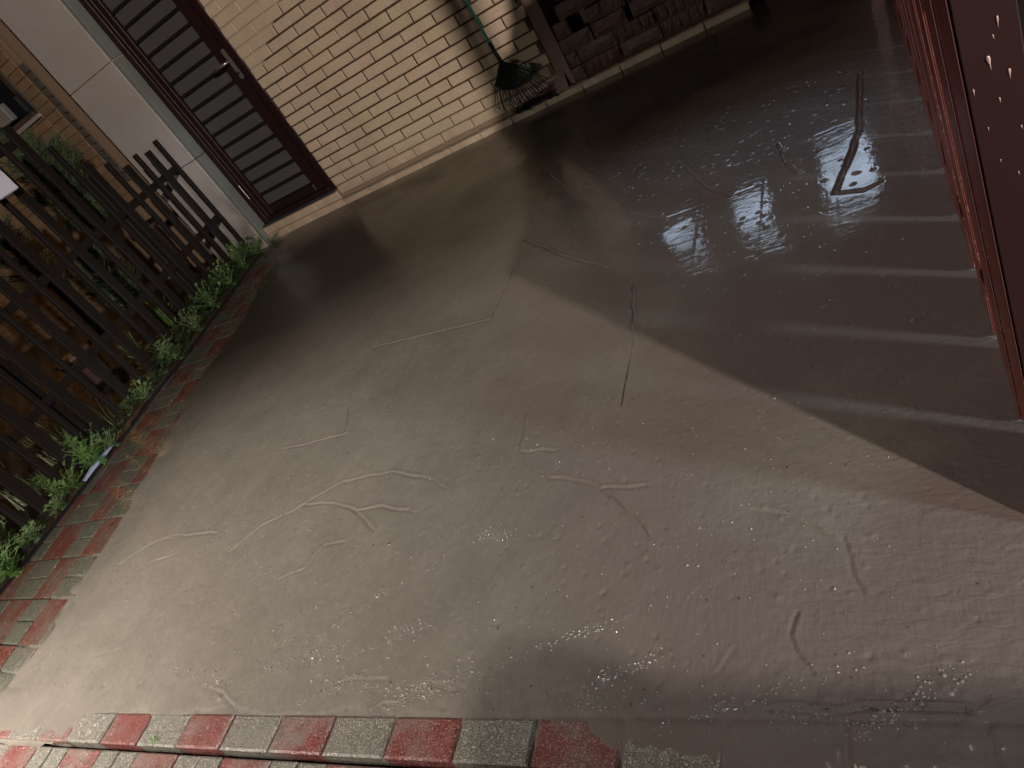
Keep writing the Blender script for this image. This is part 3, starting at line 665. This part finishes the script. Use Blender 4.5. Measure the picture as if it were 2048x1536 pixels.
rb_ = MB(); rb_.tube([rp(*fan(-1.04 + 2.08 * i / 18, 1.02)) for i in range(19)], .0055, 8); link("cross_band", rb_.mesh("cross_band", True), M_rakehead, rake)
for i in range(24):
    u = -1 + 2 * i / 23; x, y, z = fan(u, 1.0); ang = math.radians(-84 + u * 48) * .55 + math.radians(-90) * .45; L = .125 + random.uniform(-.02, .012)
    if i < 3: L = .15; ang = math.radians(-118 + 6 * i)
    zz = max(.060, z + math.sin(ang) * L); f_ = (z - zz) / max(.001, -math.sin(ang) * L); x1 = x + math.cos(ang) * L * f_ + random.uniform(-.008, .008)
    pts = [rp(x, y, z), rp(x * .45 + x1 * .55 + random.uniform(-.004, .004), y - .010, z * .45 + zz * .55), rp(x1, y - .002, zz + .010), rp(x1 + random.uniform(-.004, .004), y + .016, zz)]
    t_ = MB(); t_.tube(pts, [.0030, .0027, .0024, .0018], 5); link("tine", t_.mesh("tine", True), M_rakehead, rake)
deb = MB()
for k in range(260):
    x, z = random.uniform(.17, .46), .054 + abs(random.gauss(0, .022)) * (1.3 if x > .3 else .8); a = random.uniform(-.7, .7); l = random.uniform(.015, .055); y = -.02 - random.uniform(0, .05)
    deb.tube([(x, y, z), (x + math.cos(a) * l * .5, y - .003, z + math.sin(a) * l * .5 + .004), (x + math.cos(a) * l, y, z + math.sin(a) * l)], [.0013, .0016, .0008], 4)
o = link("twig_litter", deb.mesh("twig_litter", True), M_rakehead); o["kind"] = "stuff"; tag(o, "wet dark twigs and needles caught under the rake tines", "litter")

# ============================================================ fence
FA = Vector((-1.90, -2.55, 0)); FB = Vector((-2.35, -.10, 0)); FU = (FB - FA).normalized(); FN = Vector((FU.y, -FU.x, 0))   # FN points to the yard
if FN.x < 0: FN = -FN
fence = empty("slat_fence", FA); tag(fence, "dark brown picket fence of alternating wide and narrow uprights in front of the planting", "fence")
ang = math.atan2(FU.y, FU.x)
def fb(name, s0, s1, d0, d1, z0, z1, bev=.002):
    mb = MB(); c = []
    for z in (z0, z1):
        for (s, d) in ((s0, d0), (s1, d0), (s1, d1), (s0, d1)):
            p = FU * s + FN * d; c.append((p.x, p.y, z))
    mb.quadbox(c); return link(name, bev_mesh(mb, name, bev, 1), M_fence, fence)
ftop = lambda s: float(np.interp(s, [-9, 1.42, 1.55, 1.75, 1.9, 2.05, 3], [1.72, 1.66, 1.42, 1.20, 1.10, 1.045, 1.03]))
for k in range(-5, 9):
    s = .066 + .28 * k; fb("wide_slat", s - .034, s + .034, -.008, .010, .045, ftop(s) - .03 + random.uniform(-.006, .006))
for k in range(-5, 9):
    s = .066 + .28 * k + (.148 if k >= 0 else .155); fb("narrow_slat", s - .016, s + .016, -.010, .018, .05, ftop(s) + random.uniform(-.006, .006))
for (z, h_) in ((.375, .05), (.815, .05)):
    fb("rail", -1.45, 2.54, -.046, -.011, z - h_ / 2, z + h_ / 2, .003)
fb("rail", -1.45, 1.5, -.046, -.011, 1.42, 1.47, .003)
for s in (-1.3, .30, 1.75): fb("post", s - .03, s + .03, -.11, -.048, -.05, ftop(s) - .10, .004)
o = empty("letter_box", tuple(FA + FU * 1.10 + FN * .03 + Vector((0, 0, 1.30)))); o.rotation_euler = (0, 0, ang)
tag(o, "pale bluish metal box hung on the fence at the left edge", "box")
mb = MB(); mb.box(-.22, .012, -.075, -.002, -.055, .10); link("body", bev_mesh(mb, "body", .012, 3), M_box, o)
mb = MB(); mb.box(-.16, .0, -.079, -.0755, .06, .075); link("slot", mb.mesh("slot"), M_black, o)
# black edging strip with a shred of film
mb = MB(); pts = [(-1.66, -3.45), (-1.695, -3.0), (-1.745, -2.66), (-1.79, -2.35), (-1.85, -2.0), (-1.90, -1.55), (-2.02, -1.0), (-2.19, -.2)]
for (a, b_) in zip(pts[:-1], pts[1:]):
    a = Vector((*a, 0)); b_ = Vector((*b_, 0)); nn = (b_ - a).normalized(); nn = Vector((nn.y, -nn.x, 0)) * .008
    mb.quadbox([a - nn - Vector((0, 0, .03)), a + nn - Vector((0, 0, .03)), b_ + nn - Vector((0, 0, .03)), b_ - nn - Vector((0, 0, .03)), a - nn + Vector((0, 0, .013)), a + nn + Vector((0, 0, .013)), b_ + nn + Vector((0, 0, .013)), b_ - nn + Vector((0, 0, .013))])
o = link("garden_edging", mb.mesh("garden_edging"), M_black); tag(o, "black plastic edging strip between the planting and the pavers", "edging")
mb = MB(); q = [(-1.765, -2.585), (-1.782, -2.50), (-1.790, -2.42), (-1.812, -2.31)]
for i in range(3):
    a, b_ = q[i], q[i + 1]; w0, w1 = (.004, .013, .012, .003)[i], (.004, .013, .012, .003)[i + 1]
    mb.face([(a[0] + .014, a[1], .016), (b_[0] + .014, b_[1], .016), (b_[0] + .010, b_[1], .018 + w1 * .9), (a[0] + .010, a[1], .018 + w0 * .9)])
    mb.face([(a[0] + .010, a[1], .018 + w0 * .9), (b_[0] + .010, b_[1], .018 + w1 * .9), (b_[0] - .004, b_[1], .022 + w1 * .9), (a[0] - .004, a[1], .022 + w0 * .9)])
o = link("plastic_scrap", mb.mesh("plastic_scrap", True), M_film); tag(o, "shred of pale blue plastic film caught on the black edging", "plastic scrap")

# ============================================================ plants
def leaf_mesh(mb, base, dirv, L, lobes=3, curl=.3, width=.22, droop=.4):
    """a pinnate, deeply lobed leaf made of narrow tapering segments"""
    d = Vector(dirv).normalized(); side = d.cross(Vector((0, 0, 1)))
    if side.length < .1: side = Vector((1, 0, 0))
    side.normalize(); up = side.cross(d).normalized(); b0 = Vector(base)
    def seg(a, b_, w, ww):
        sd = (b_ - a).cross(up); 
        if sd.length < 1e-6: return
        sd.normalize(); m = a.lerp(b_, .45); mb.face([a - sd * w * .3, m - sd * w, b_, m + sd * w, a + sd * w * .3])
    sp = [b0 + d * (L * t) - Vector((0, 0, droop * L * t * t)) + up * (curl * .1 * L * math.sin(3 * t)) for t in (0, .25, .5, .75, 1)]
    for a, b_ in zip(sp[:-1], sp[1:]): seg(a, b_ + (b_ - a) * .15, L * .045, 0)
    for k in range(lobes):
        t = .25 + .62 * k / max(1, lobes - 1) if lobes > 1 else .5; i = min(3, int(t * 4)); p = sp[i].lerp(sp[i + 1], t * 4 - i)
        for sg in (-1, 1):
            ll = L * (.48 - .22 * abs(t - .45)) * random.uniform(.8, 1.15); q = (d * .72 + side * sg * .75 + up * random.uniform(-.1, .25)).normalized()
            seg(p, p + q * ll, L * width * .33, 0)
            if L > .045:
                pm = p + q * ll * .5; q2 = (d * 1.0 + side * sg * .15).normalized(); seg(pm, pm + q2 * ll * .45, L * width * .2, 0)
def weed(x, y, h, stems, leaves, lab, mat=None, spread=.10, L=(.03, .055), z=.01):
    t = empty("weed_plant", (x, y, z)); tag(t, lab, "plant", "leafy weeds growing along the fence"); sm = MB(); lf = MB()
    for s_ in range(int(stems * (2.5 if h > .05 else 1))):
        a = random.uniform(0, 2 * math.pi); r = random.uniform(.2, 1) * spread; hh = h * random.uniform(.55, 1.05)
        P = [Vector((math.cos(a) * r * u ** 1.4 + random.uniform(-.004, .004), math.sin(a) * r * u ** 1.4, hh * u - .25 * r * u * u)) for u in (0, .25, .5, .75, 1)]
        sm.tube(P, [.0024, .0021, .0018, .0014, .0008], 5)
        for q in range(leaves):
            u = (q + .7) / leaves; i = min(3, int(u * 4)); p = P[i].lerp(P[i + 1], u * 4 - i); b_ = q * 2.4 + random.uniform(-.4, .4)
            el = random.uniform(-.1, .65) + (.5 if u > .85 else 0)
            leaf_mesh(lf, p, (math.cos(b_) * math.cos(el), math.sin(b_) * math.cos(el), math.sin(el)), random.uniform(*L) * (1.15 - .45 * u), random.choice((2, 3, 3)), droop=random.uniform(.1, .6))
    link("stem", sm.mesh("stem", True), M_stem, t); o = link("foliage", lf.mesh("foliage"), mat or M_leaf, t)
    o["kind"] = "stuff"; return t
WEEDS = [
 (-1.80, -2.44, .21, 9, 9, "bright green feathery weed sprawling over the edging by the plastic shred", M_leaf, .13, (.035, .06)),
 (-1.84, -2.60, .13, 7, 7, "yellowish green weed at the foot of the slats left of the plastic shred", M_leaf, .10, (.03, .05)),
 (-1.79, -2.74, .08, 5, 6, "pale lobed weed with a yellow leaf leaning over the black edging", M_leaf2, .08, (.035, .055)),
 (-1.80, -2.33, .12, 5, 6, "blue green weed at the far end of the plastic shred", M_leaf2, .08, (.03, .05)),
 (-1.70, -3.13, .17, 10, 9, "bright feathery weed reaching onto the pavers at the left edge", M_leaf, .13, (.035, .062)),
 (-1.72, -3.30, .12, 7, 8, "fresh light green weed in the lower left corner beside the pavers", M_leaf, .10, (.03, .055)),
 (-1.78, -2.93, .10, 5, 6, "dark curled weed in the shade between the two bright ones", M_leaf2, .10, (.035, .06)),
 (-2.00, -2.62, .20, 6, 8, "tall weed behind the nearest wide slats", M_leaf, .12, (.03, .055)),
 (-2.05, -2.35, .22, 7, 8, "thick weed just behind the fence above the bright green one", M_leaf, .12, (.03, .055)),
 (-1.98, -2.95, .16, 5, 7, "low weed behind the fence near the left edge", M_leaf, .11, (.03, .05)),
 (-1.92, -1.92, .13, 5, 7, "small weed with a few pale tips by the edging, middle of the fence", M_leaf2, .09, (.03, .05)),
 (-1.96, -1.56, .19, 6, 8, "upright mugwort with pale leaf tips standing beyond the middle of the fence", M_leaf2, .07, (.045, .065)),
 (-2.02, -1.25, .17, 6, 7, "dim weed with pale sprigs further along the fence foot", M_leaf2, .10, (.035, .05)),
 (-2.10, -.95, .20, 8, 7, "dark bushy weed two steps from the pillar", M_leaf, .13, (.03, .05)),
 (-2.16, -.66, .22, 9, 7, "dark rounded weed clump near the far end of the fence", M_leaf, .14, (.03, .05)),
 (-2.22, -.40, .22, 9, 7, "dark weed clump next to the pillar foot", M_leaf, .13, (.03, .05)),
 (-2.22, -.20, .13, 8, 7, "low weed in front of the pillar foot", M_leaf, .11, (.03, .05)),
 (-2.10, -.10, .07, 6, 6, "small weed creeping along the step at the pillar corner", M_leaf2, .10, (.02, .04)),
 (-2.30, -1.5, .30, 8, 8, "tall dark weed inside the planting behind the mid fence", M_leaf, .16, (.03, .055)),
 (-2.35, -2.1, .26, 8, 8, "tall leafy weed inside the planting, left part", M_leaf, .16, (.03, .055)),
 (-2.55, -1.0, .34, 9, 8, "big dark weed inside the planting toward the pillar", M_leaf, .18, (.035, .06)),
 (.095, -3.765, .022, 5, 4, "tiny green sprout growing in the joint of the kerb pavers", M_leaf, .02, (.008, .014)),
]
for w in WEEDS: weed(*w[:5], w[5], w[6], w[7], w[8], z=(-.004 if w[2] < .05 else .005))
def ground_cover():
    mb = MB()
    for k in range(3000):
        y = -3.6 + 3.55 * random.random() ** .8; xe = float(np.interp(y, [-3.45, -3.0, -2.66, -2.35, -2.0, -1.55, -1.0, -.2], [-1.66, -1.695, -1.745, -1.79, -1.85, -1.90, -2.02, -2.19]))
        x = xe - .015 - abs(random.gauss(0, .16)); far = min(1, max(0, (y + 2.3) / 1.2))
        if random.random() > .30 + .6 * far: continue
        a = random.uniform(0, 6.28); leaf_mesh(mb, (x, y, random.uniform(.01, .04 + .10 * far)), (math.cos(a), math.sin(a), random.uniform(.1, 1.3)), random.uniform(.025, .055), random.choice((1, 2, 3)), droop=random.uniform(.2, .8))
    o = link("ground_cover", mb.mesh("ground_cover"), M_cover); o["kind"] = "stuff"; tag(o, "dark low ground cover spreading along the foot of the fence", "ground cover")
M_cover = nmat("dark_cover_leaf", rough=.45, build=b_leaf((.022, .045, .016), (.040, .065, .024)))
ground_cover()
def grass(x, y, n_, h, lab):
    mb = MB()
    for k in range(n_):
        bx, by = random.gauss(0, .07), random.gauss(0, .07); a = random.uniform(0, 6.28); l = h * random.uniform(.5, 1.1); b_ = random.uniform(.25, .8)
        P = [Vector((bx + math.cos(a) * l * b_ * u * u, by + math.sin(a) * l * b_ * u * u, l * (u - .35 * b_ * u * u))) for u in (0, .35, .7, 1)]
        sd = Vector((-math.sin(a), math.cos(a), 0)) * .004
        for i in range(3):
            w0, w1 = (1 - i / 3.2), (1 - (i + 1) / 3.2); mb.face([P[i] - sd * w0, P[i] + sd * w0, P[i + 1] + sd * w1, P[i + 1] - sd * w1])
    o = link("grass_tuft", mb.mesh("grass_tuft"), M_blade); o.location = (x, y, .01); o["kind"] = "stuff"; tag(o, lab, "grass tuft", "grass tufts behind the fence")
grass(-2.32, -2.62, 60, .34, "long bladed grass tuft behind the fence at the left edge"); grass(-2.20, -2.25, 60, .30, "long bladed grass tuft behind the slats above the bright weed")
grass(-2.45, -2.3, 50, .36, "dim grass tuft deeper in the planting, left")
def conifer(x, y, z, rx, ry, rz, n_, lab):
    t = empty("conifer_bush", (x, y, 0)); tag(t, lab, "bush"); st = MB(); fo = MB()
    st.tube([(0, 0, 0), (.02, 0, z * .5), (0, .01, z + rz * .5)], [.03, .022, .008], 8)
    for k in range(90):
        a, e = random.uniform(0, 6.28), random.uniform(-1.2, 1.45); r = random.uniform(.5, 1.0)
        tip = Vector((math.cos(a) * math.cos(e) * rx * r, math.sin(a) * math.cos(e) * ry * r, z + math.sin(e) * rz * r))
        bs = Vector((0, 0, tip.z - .18 * r)); st.tube([bs, bs.lerp(tip, .5) + Vector((0, 0, .01)), tip], [.006, .004, .002], 4)
        dv = (tip - bs).normalized()
        for q in range(n_ // 90):
            p = bs.lerp(tip, random.uniform(.35, 1.05)) + Vector([random.gauss(0, .022) for _ in range(3)])
            dd = (dv + Vector([random.gauss(0, .55) for _ in range(3)]) + Vector((0, 0, .5))).normalized(); l = random.uniform(.02, .045)
            s_ = dd.cross(Vector([random.gauss(0, 1) for _ in range(3)])).normalized() * .0022
            fo.face([p - s_, p + s_, p + dd * l])
    link("branches", st.mesh("branches"), M_fence, t); o = link("foliage", fo.mesh("foliage"), M_bush, t); o["kind"] = "stuff"
conifer(-3.26, -.32, 1.20, .36, .28, .44, 27000, "soft dark green conifer bush in front of the tan tiled pier")
conifer(-4.35, -.35, .95, .34, .30, .40, 9000, "leafy dark bush before the orange-lit wall at the left edge")
conifer(-3.05, -.75, .50, .26, .26, .34, 7000, "low dark bush in the planting near the stone pillar")
# flower pots and clutter seen dimly between the slats
for q, (x, y, r, h_, lab) in enumerate([(-2.95, -.28, .11, .62, "tall dark planter behind the fence beside the pillar"), (-3.15, -1.35, .14, .26, "dark round flower pot in the planting, mid fence")]):
    mb = MB(); mb.tube([(0, 0, 0), (0, 0, h_ * .9), (0, 0, h_ * .9), (0, 0, h_)], [r * .75, r * .97, r * 1.06, r * 1.08], 20)
    o = link("flower_pot", mb.mesh("flower_pot", True), M_stone); o.location = (x, y, .0); tag(o, lab, "flower pot")

# ============================================================ gate
gate = empty("slatted_gate", (2.0813, -3.40, .015)); tag(gate, "dark red metal gate of upright slats standing open at the right edge, mud splashed", "gate")
GT = .875
gtop = lambda y: float(np.interp(y, [.04, .30, .62, .92, 1.20, 1.33, 3.42], [.875, .885, .985, 1.22, 1.34, 1.58, 1.62]))  # arched top, out of view, shaped for the shadow it casts
gate.rotation_euler = (0, math.radians(-1.7), math.radians(-2.09))
def gb(name, y0, y1, x0, x1, z0, z1, bev=.0022, seg=1, parent=None, mat=None):
    mb = MB(); mb.box(x0, x1, y0, y1, z0, z1); return link(name, bev_mesh(mb, name, bev, seg), mat or M_gate, parent or gate)
gb("end_stile", .0405, .2155, 0, .050, .0, GT, .004, 2); gb("end_shade", .0375, .0402, .001, .0495, .002, GT - .002, .001, 1, mat=M_end_shade)  # thin dark sheet added to paint the end face as shaded
for k in range(14):
    y0 = .258 + k * .2275; gb("rib", y0 - .0005, y0 + .005, -.0022, -.0003, .004, gtop(y0 + .075) - .03, .0006, 1, mat=M_rib)
    gb("slat", y0, y0 + .176, 0, .050, .0, gtop(y0 + .075) - .02, .004, 2)
gy = [.04, .30, .62, .92, 1.20, 1.33, 3.42]
mb = MB()
for a, b_ in zip(gy[:-1], gy[1:]):
    za, zb = gtop(a), gtop(b_); mb.quadbox([(-.001, a, za), (.053, a, za), (.053, b_, zb), (-.001, b_, zb), (-.001, a, za + .04), (.053, a, za + .04), (.053, b_, zb + .04), (-.001, b_, zb + .04)])
link("top_rail", mb.mesh("top_rail"), M_gate, gate)
for z in (.16, .70): gb("cross_rail", .32, 3.40, .0505, .070, z, z + .05, .003)
def drop_mesh():
    mb = MB(); prof = [(.06, .16), (.2, .22), (.36, .19), (.55, .09), (.8, .045)]
    for (t, w) in prof:
        for k in range(6):
            a = math.pi * k / 5; mb.v.append((-math.sin(a) * w * .45, math.cos(a) * w, -t))
    mb.v += [(0, 0, 0), (0, 0, -1)]; n_ = 6
    for i in range(4):
        for k in range(5): a = i * n_ + k; mb.f.append((a, a + 1, a + 1 + n_, a + n_))
    for k in range(5): mb.f.append((30, k + 1, k)); mb.f.append((31, 24 + k, 25 + k))
    me = mb.mesh("drop", True); me.materials.append(M_drop); return me
gb("rib", .0395, .0455, -.0022, -.0003, .004, GT - .01, .0006, 1, mat=M_rib)
DM = drop_mesh()
for (x, z, s) in [(.0215, .772, .0135), (.036, .752, .0095), (.0335, .805, .0075), (.028, .79, .0045), (.025, .727, .0055), (.012, .70, .004), (.038, .69, .005), (.017, .66, .004), (.006, .745, .006), (.03, .64, .004)]:
    o = bpy.data.objects.new("water_drop", DM); COL.objects.link(o); o.parent = gate; o.location = (x,   .0372, z - .015); o.scale = (s * .72, s * .62, s * random.uniform(.9, 1.5)); o.rotation_euler = (random.uniform(-.2, .05), random.uniform(-.12, .12), math.pi / 2)
for k in range(26):
    i = int(rng.integers(0, 5)); y = (.05 if i == 0 else .258 + (i - 1) * .2275) + rng.uniform(.002, .10); s = rng.uniform(.004, .011)
    o = bpy.data.objects.new("water_drop", DM); COL.objects.link(o); o.parent = gate; o.location = (-.0004, y, rng.uniform(.1, .8)); o.scale = (s, s, s)
# fine beads clinging to slat edges
mb = MB()
for k in range(420):
    i = rng.integers(0, 9); y = (0.258 + (i - 1) * .2275 if i else .042) + abs(rng.normal(0, .006)); z = rng.uniform(.0, .75); r = rng.uniform(.0008, .0022); n_ = len(mb.v)
    for dv in ((0, 1, 0), (0, 0, 1.4), (0, -1, 0), (0, 0, -1.6), (-.8, 0, 0)): mb.v.append((-.0004 + dv[0] * r, y + dv[1] * r, z + dv[2] * r))
    mb.f += [(n_, n_ + 1, n_ + 4), (n_ + 1, n_ + 2, n_ + 4), (n_ + 2, n_ + 3, n_ + 4), (n_ + 3, n_, n_ + 4)]
o = link("beads", mb.mesh("beads", True), M_drop, gate); o["kind"] = "stuff"

# ============================================================ beyond the frame: added shadow pillar and wall, street lamps, pole with fill lamp, the house opposite
gp = empty("shadow_pillar", (2.50, -4.66, 0)); tag(gp, "round capped brick gate pillar outside the yard entrance", "pillar")  # unseen stand-in for a person whose shadow falls on the mud
mb = MB(); mb.box(-.11, .11, -.11, .11, -.05, .75); link("shaft", bev_mesh(mb, "shaft", .01, 2), M_concrete, gp)
mb = MB(); mb.tube([(0, 0, .751), (0, 0, .77), (0, 0, .81), (0, 0, .88), (0, 0, .95), (0, 0, .99)], [.15, .15, .13, .15, .10, .02], 28); link("cap", mb.mesh("cap", True), M_concrete, gp)
def street_lamp(loc, h, power, col, lab, size, aim=None):
    t = empty("street_lamp", (loc[0], loc[1], -.055)); tag(t, lab, "street lamp", "street lamps outside the yard"); hh = h + .055
    mb = MB(); mb.tube([(.9 if loc[0] > 0 else -.9, -.3, 0), (.9 if loc[0] > 0 else -.9, -.3, hh * .7), (.7 if loc[0] > 0 else -.7, -.24, hh + .25), (.1 if loc[0] > 0 else -.1, 0, hh + .22)], [.06, .045, .03, .025], 12)
    link("pole", mb.mesh("pole", True), M_iron, t)
    mb = MB(); mb.tube([(0, 0, hh + .05), (0, 0, hh + .14), (0, 0, hh + .20)], [.16, .14, .05], 20); hd_ = link("lamp_head", mb.mesh("lamp_head"), M_iron, t)
    mb = MB(); mb.tube([(0, 0, hh + .03), (0, 0, hh + .045)], .13, 20); link("diffuser", mb.mesh("diffuser"), emis("lamp_glow", col, 25), hd_)
    l = bpy.data.lights.new("lamp_light", 'SPOT' if aim else 'POINT'); l.energy = power; l.color = col; l.shadow_soft_size = size
    if aim: l.spot_size = math.radians(31); l.spot_blend = .7
    lo = bpy.data.objects.new("lamp_light", l); COL.objects.link(lo); lo.parent = t; lo.location = (0, 0, hh - .05)
    if aim: lo.rotation_euler = (Vector(aim) - Vector((loc[0], loc[1], h - .05))).to_track_quat('-Z', 'Y').to_euler()
    return t
ow = MB(); ow.box(2.50, 7.5, -4.68, -4.55, -.055, .835); ow.box(2.50, 7.5, -4.70, -4.53, .837, .865)  # unseen wall added to carry that shadow on to the right
o = link('shadow_wall', ow.mesh('shadow_wall'), M_concrete); tag(o, 'plain concrete wall added beside the round capped pillar to shade the mud', 'wall')
street_lamp((6.2, -7.55), 3.7, P_STREET, (1, .88, .78), "tall warm street lamp outside the gate", .085)
street_lamp((6.4, -5.25), 1.75, P_COOL, (.75, .88, 1), "lower cool white street lamp further along the street", .22, aim=(1.6, -2.5, 0))
yl = empty("yard_lamp", (-.9, -4.6, -.05)); tag(yl, "garden lamp on a short post in front of the planting", "lamp")
mb = MB(); mb.tube([(0, 0, 0), (0, 0, 1.28)], .02, 10); link("post", mb.mesh("post"), M_iron, yl)
mb = MB(); mb.tube([(0, 0, 1.28), (0, 0, 1.34), (0, 0, 1.42)], [.04, .07, .03], 14); link("globe", mb.mesh("globe", True), emis("yard_glow", (1, .82, .66), 8), yl)
l = bpy.data.lights.new("yard_light", 'SPOT'); l.spot_size = math.radians(122); l.spot_blend = 1.0; l.energy = P_YARD; l.color = (1, .92, .82); l.shadow_soft_size = .06
lo = bpy.data.objects.new("yard_light", l); COL.objects.link(lo); lo.parent = yl; lo.location = (0, .12, 1.26); lo.rotation_euler = Vector((.30, .42, -1.0)).to_track_quat('-Z', 'Y').to_euler()
lm = empty("fill_mast", (2.94, -3.475, -.05)); tag(lm, "tall slim pole outside the gate with an added fill lamp reaching over the yard", "street lamp")  # pole implied by its wall shadow; the lamp is an added fill
mb = MB(); mb.tube([(0, 0, 0), (0, 0, 4.1), (-.15, .06, 4.42), (-1.30, .52, 4.50)], [.046, .040, .028, .02], 14); link("pole", mb.mesh("pole", True), M_iron, lm)
mb = MB(); mb.tube([(-1.36, .56, 4.47), (-1.36, .56, 4.38), (-1.36, .56, 4.30)], [.06, .10, .17], 20, cap=False); link("fill_lamp_shade", mb.mesh("fill_lamp_shade"), M_iron, lm)
mb = MB(); mb.tube([(-1.36, .56, 4.36), (-1.36, .56, 4.33)], [.05, .03], 14); link("fill_bulb", mb.mesh("fill_bulb"), emis("fill_glow", (1, .8, .68), 20), lm)
l = bpy.data.lights.new("fill_light", 'SPOT'); l.energy = P_FILL; l.color = (1, .82, .74); l.shadow_soft_size = .16; l.spot_size = math.radians(88); l.spot_blend = .9
lo = bpy.data.objects.new("fill_light", l); COL.objects.link(lo); lo.parent = lm; lo.location = (-1.36, .56, 4.26); lo.rotation_euler = Vector((-.06, -.16, -1)).to_track_quat('-Z', 'Y').to_euler()
nb = empty("opposite_house", (.5, 6.0, 0)); tag(nb, "dark house beyond the low wall with three lit windows", "house")
mb = MB()
WIN = [(1.14, 4.40, .72, 1.10), (-.22, 4.60, .62, .80), (-1.38, 4.60, .58, .72)]     # x centre (local), z centre, w, h
edges = sorted([-5.0, 5.0] + [v for w in WIN for v in (w[0] - w[2] / 2, w[0] + w[2] / 2)])
for a, b_ in zip(edges[:-1], edges[1:]):
    m_ = (a + b_) / 2; w = [q for q in WIN if q[0] - q[2] / 2 < m_ < q[0] + q[2] / 2]
    if w: w = w[0]; mb.box(a, b_, 0, .25, -.05, w[1] - w[3] / 2); mb.box(a, b_, 0, .25, w[1] + w[3] / 2, 6.4)
    else: mb.box(a, b_, 0, .25, -.05, 6.4)
mb.box(-5, 5, 3.8, 4, -.05, 6.4)
link("wall", mb.mesh("wall"), nmat("dark_render", (.05, .045, .042), rough=.8), nb)
mb = MB(); mb.box(-5.3, 5.3, -.4, 4.4, 6.41, 6.6); link("roof", mb.mesh("roof"), M_iron, nb)
M_win = emis("lit_window_glass", (.62, .78, 1), P_HOUSE * .5)
for q, (x, z, w, h_) in enumerate(WIN):
    mb = MB()
    for (a, b_, c, d_) in ((-w / 2, w / 2, -h_ / 2, -h_ / 2 + .05), (-w / 2, w / 2, h_ / 2 - .05, h_ / 2), (-w / 2, -w / 2 + .05, -h_ / 2 + .05, h_ / 2 - .05), (w / 2 - .05, w / 2, -h_ / 2 + .05, h_ / 2 - .05)): mb.box(x + a, x + b_, .03, .09, z + c, z + d_)
    f_ = link("window", mb.mesh("window"), M_iron, nb)
    mb = MB(); mb.box(x - w / 2 + .05, x + w / 2 - .05, .10, .11, z - h_ / 2 + .05, z + h_ / 2 - .05); link("pane", mb.mesh("pane"), M_win, f_)
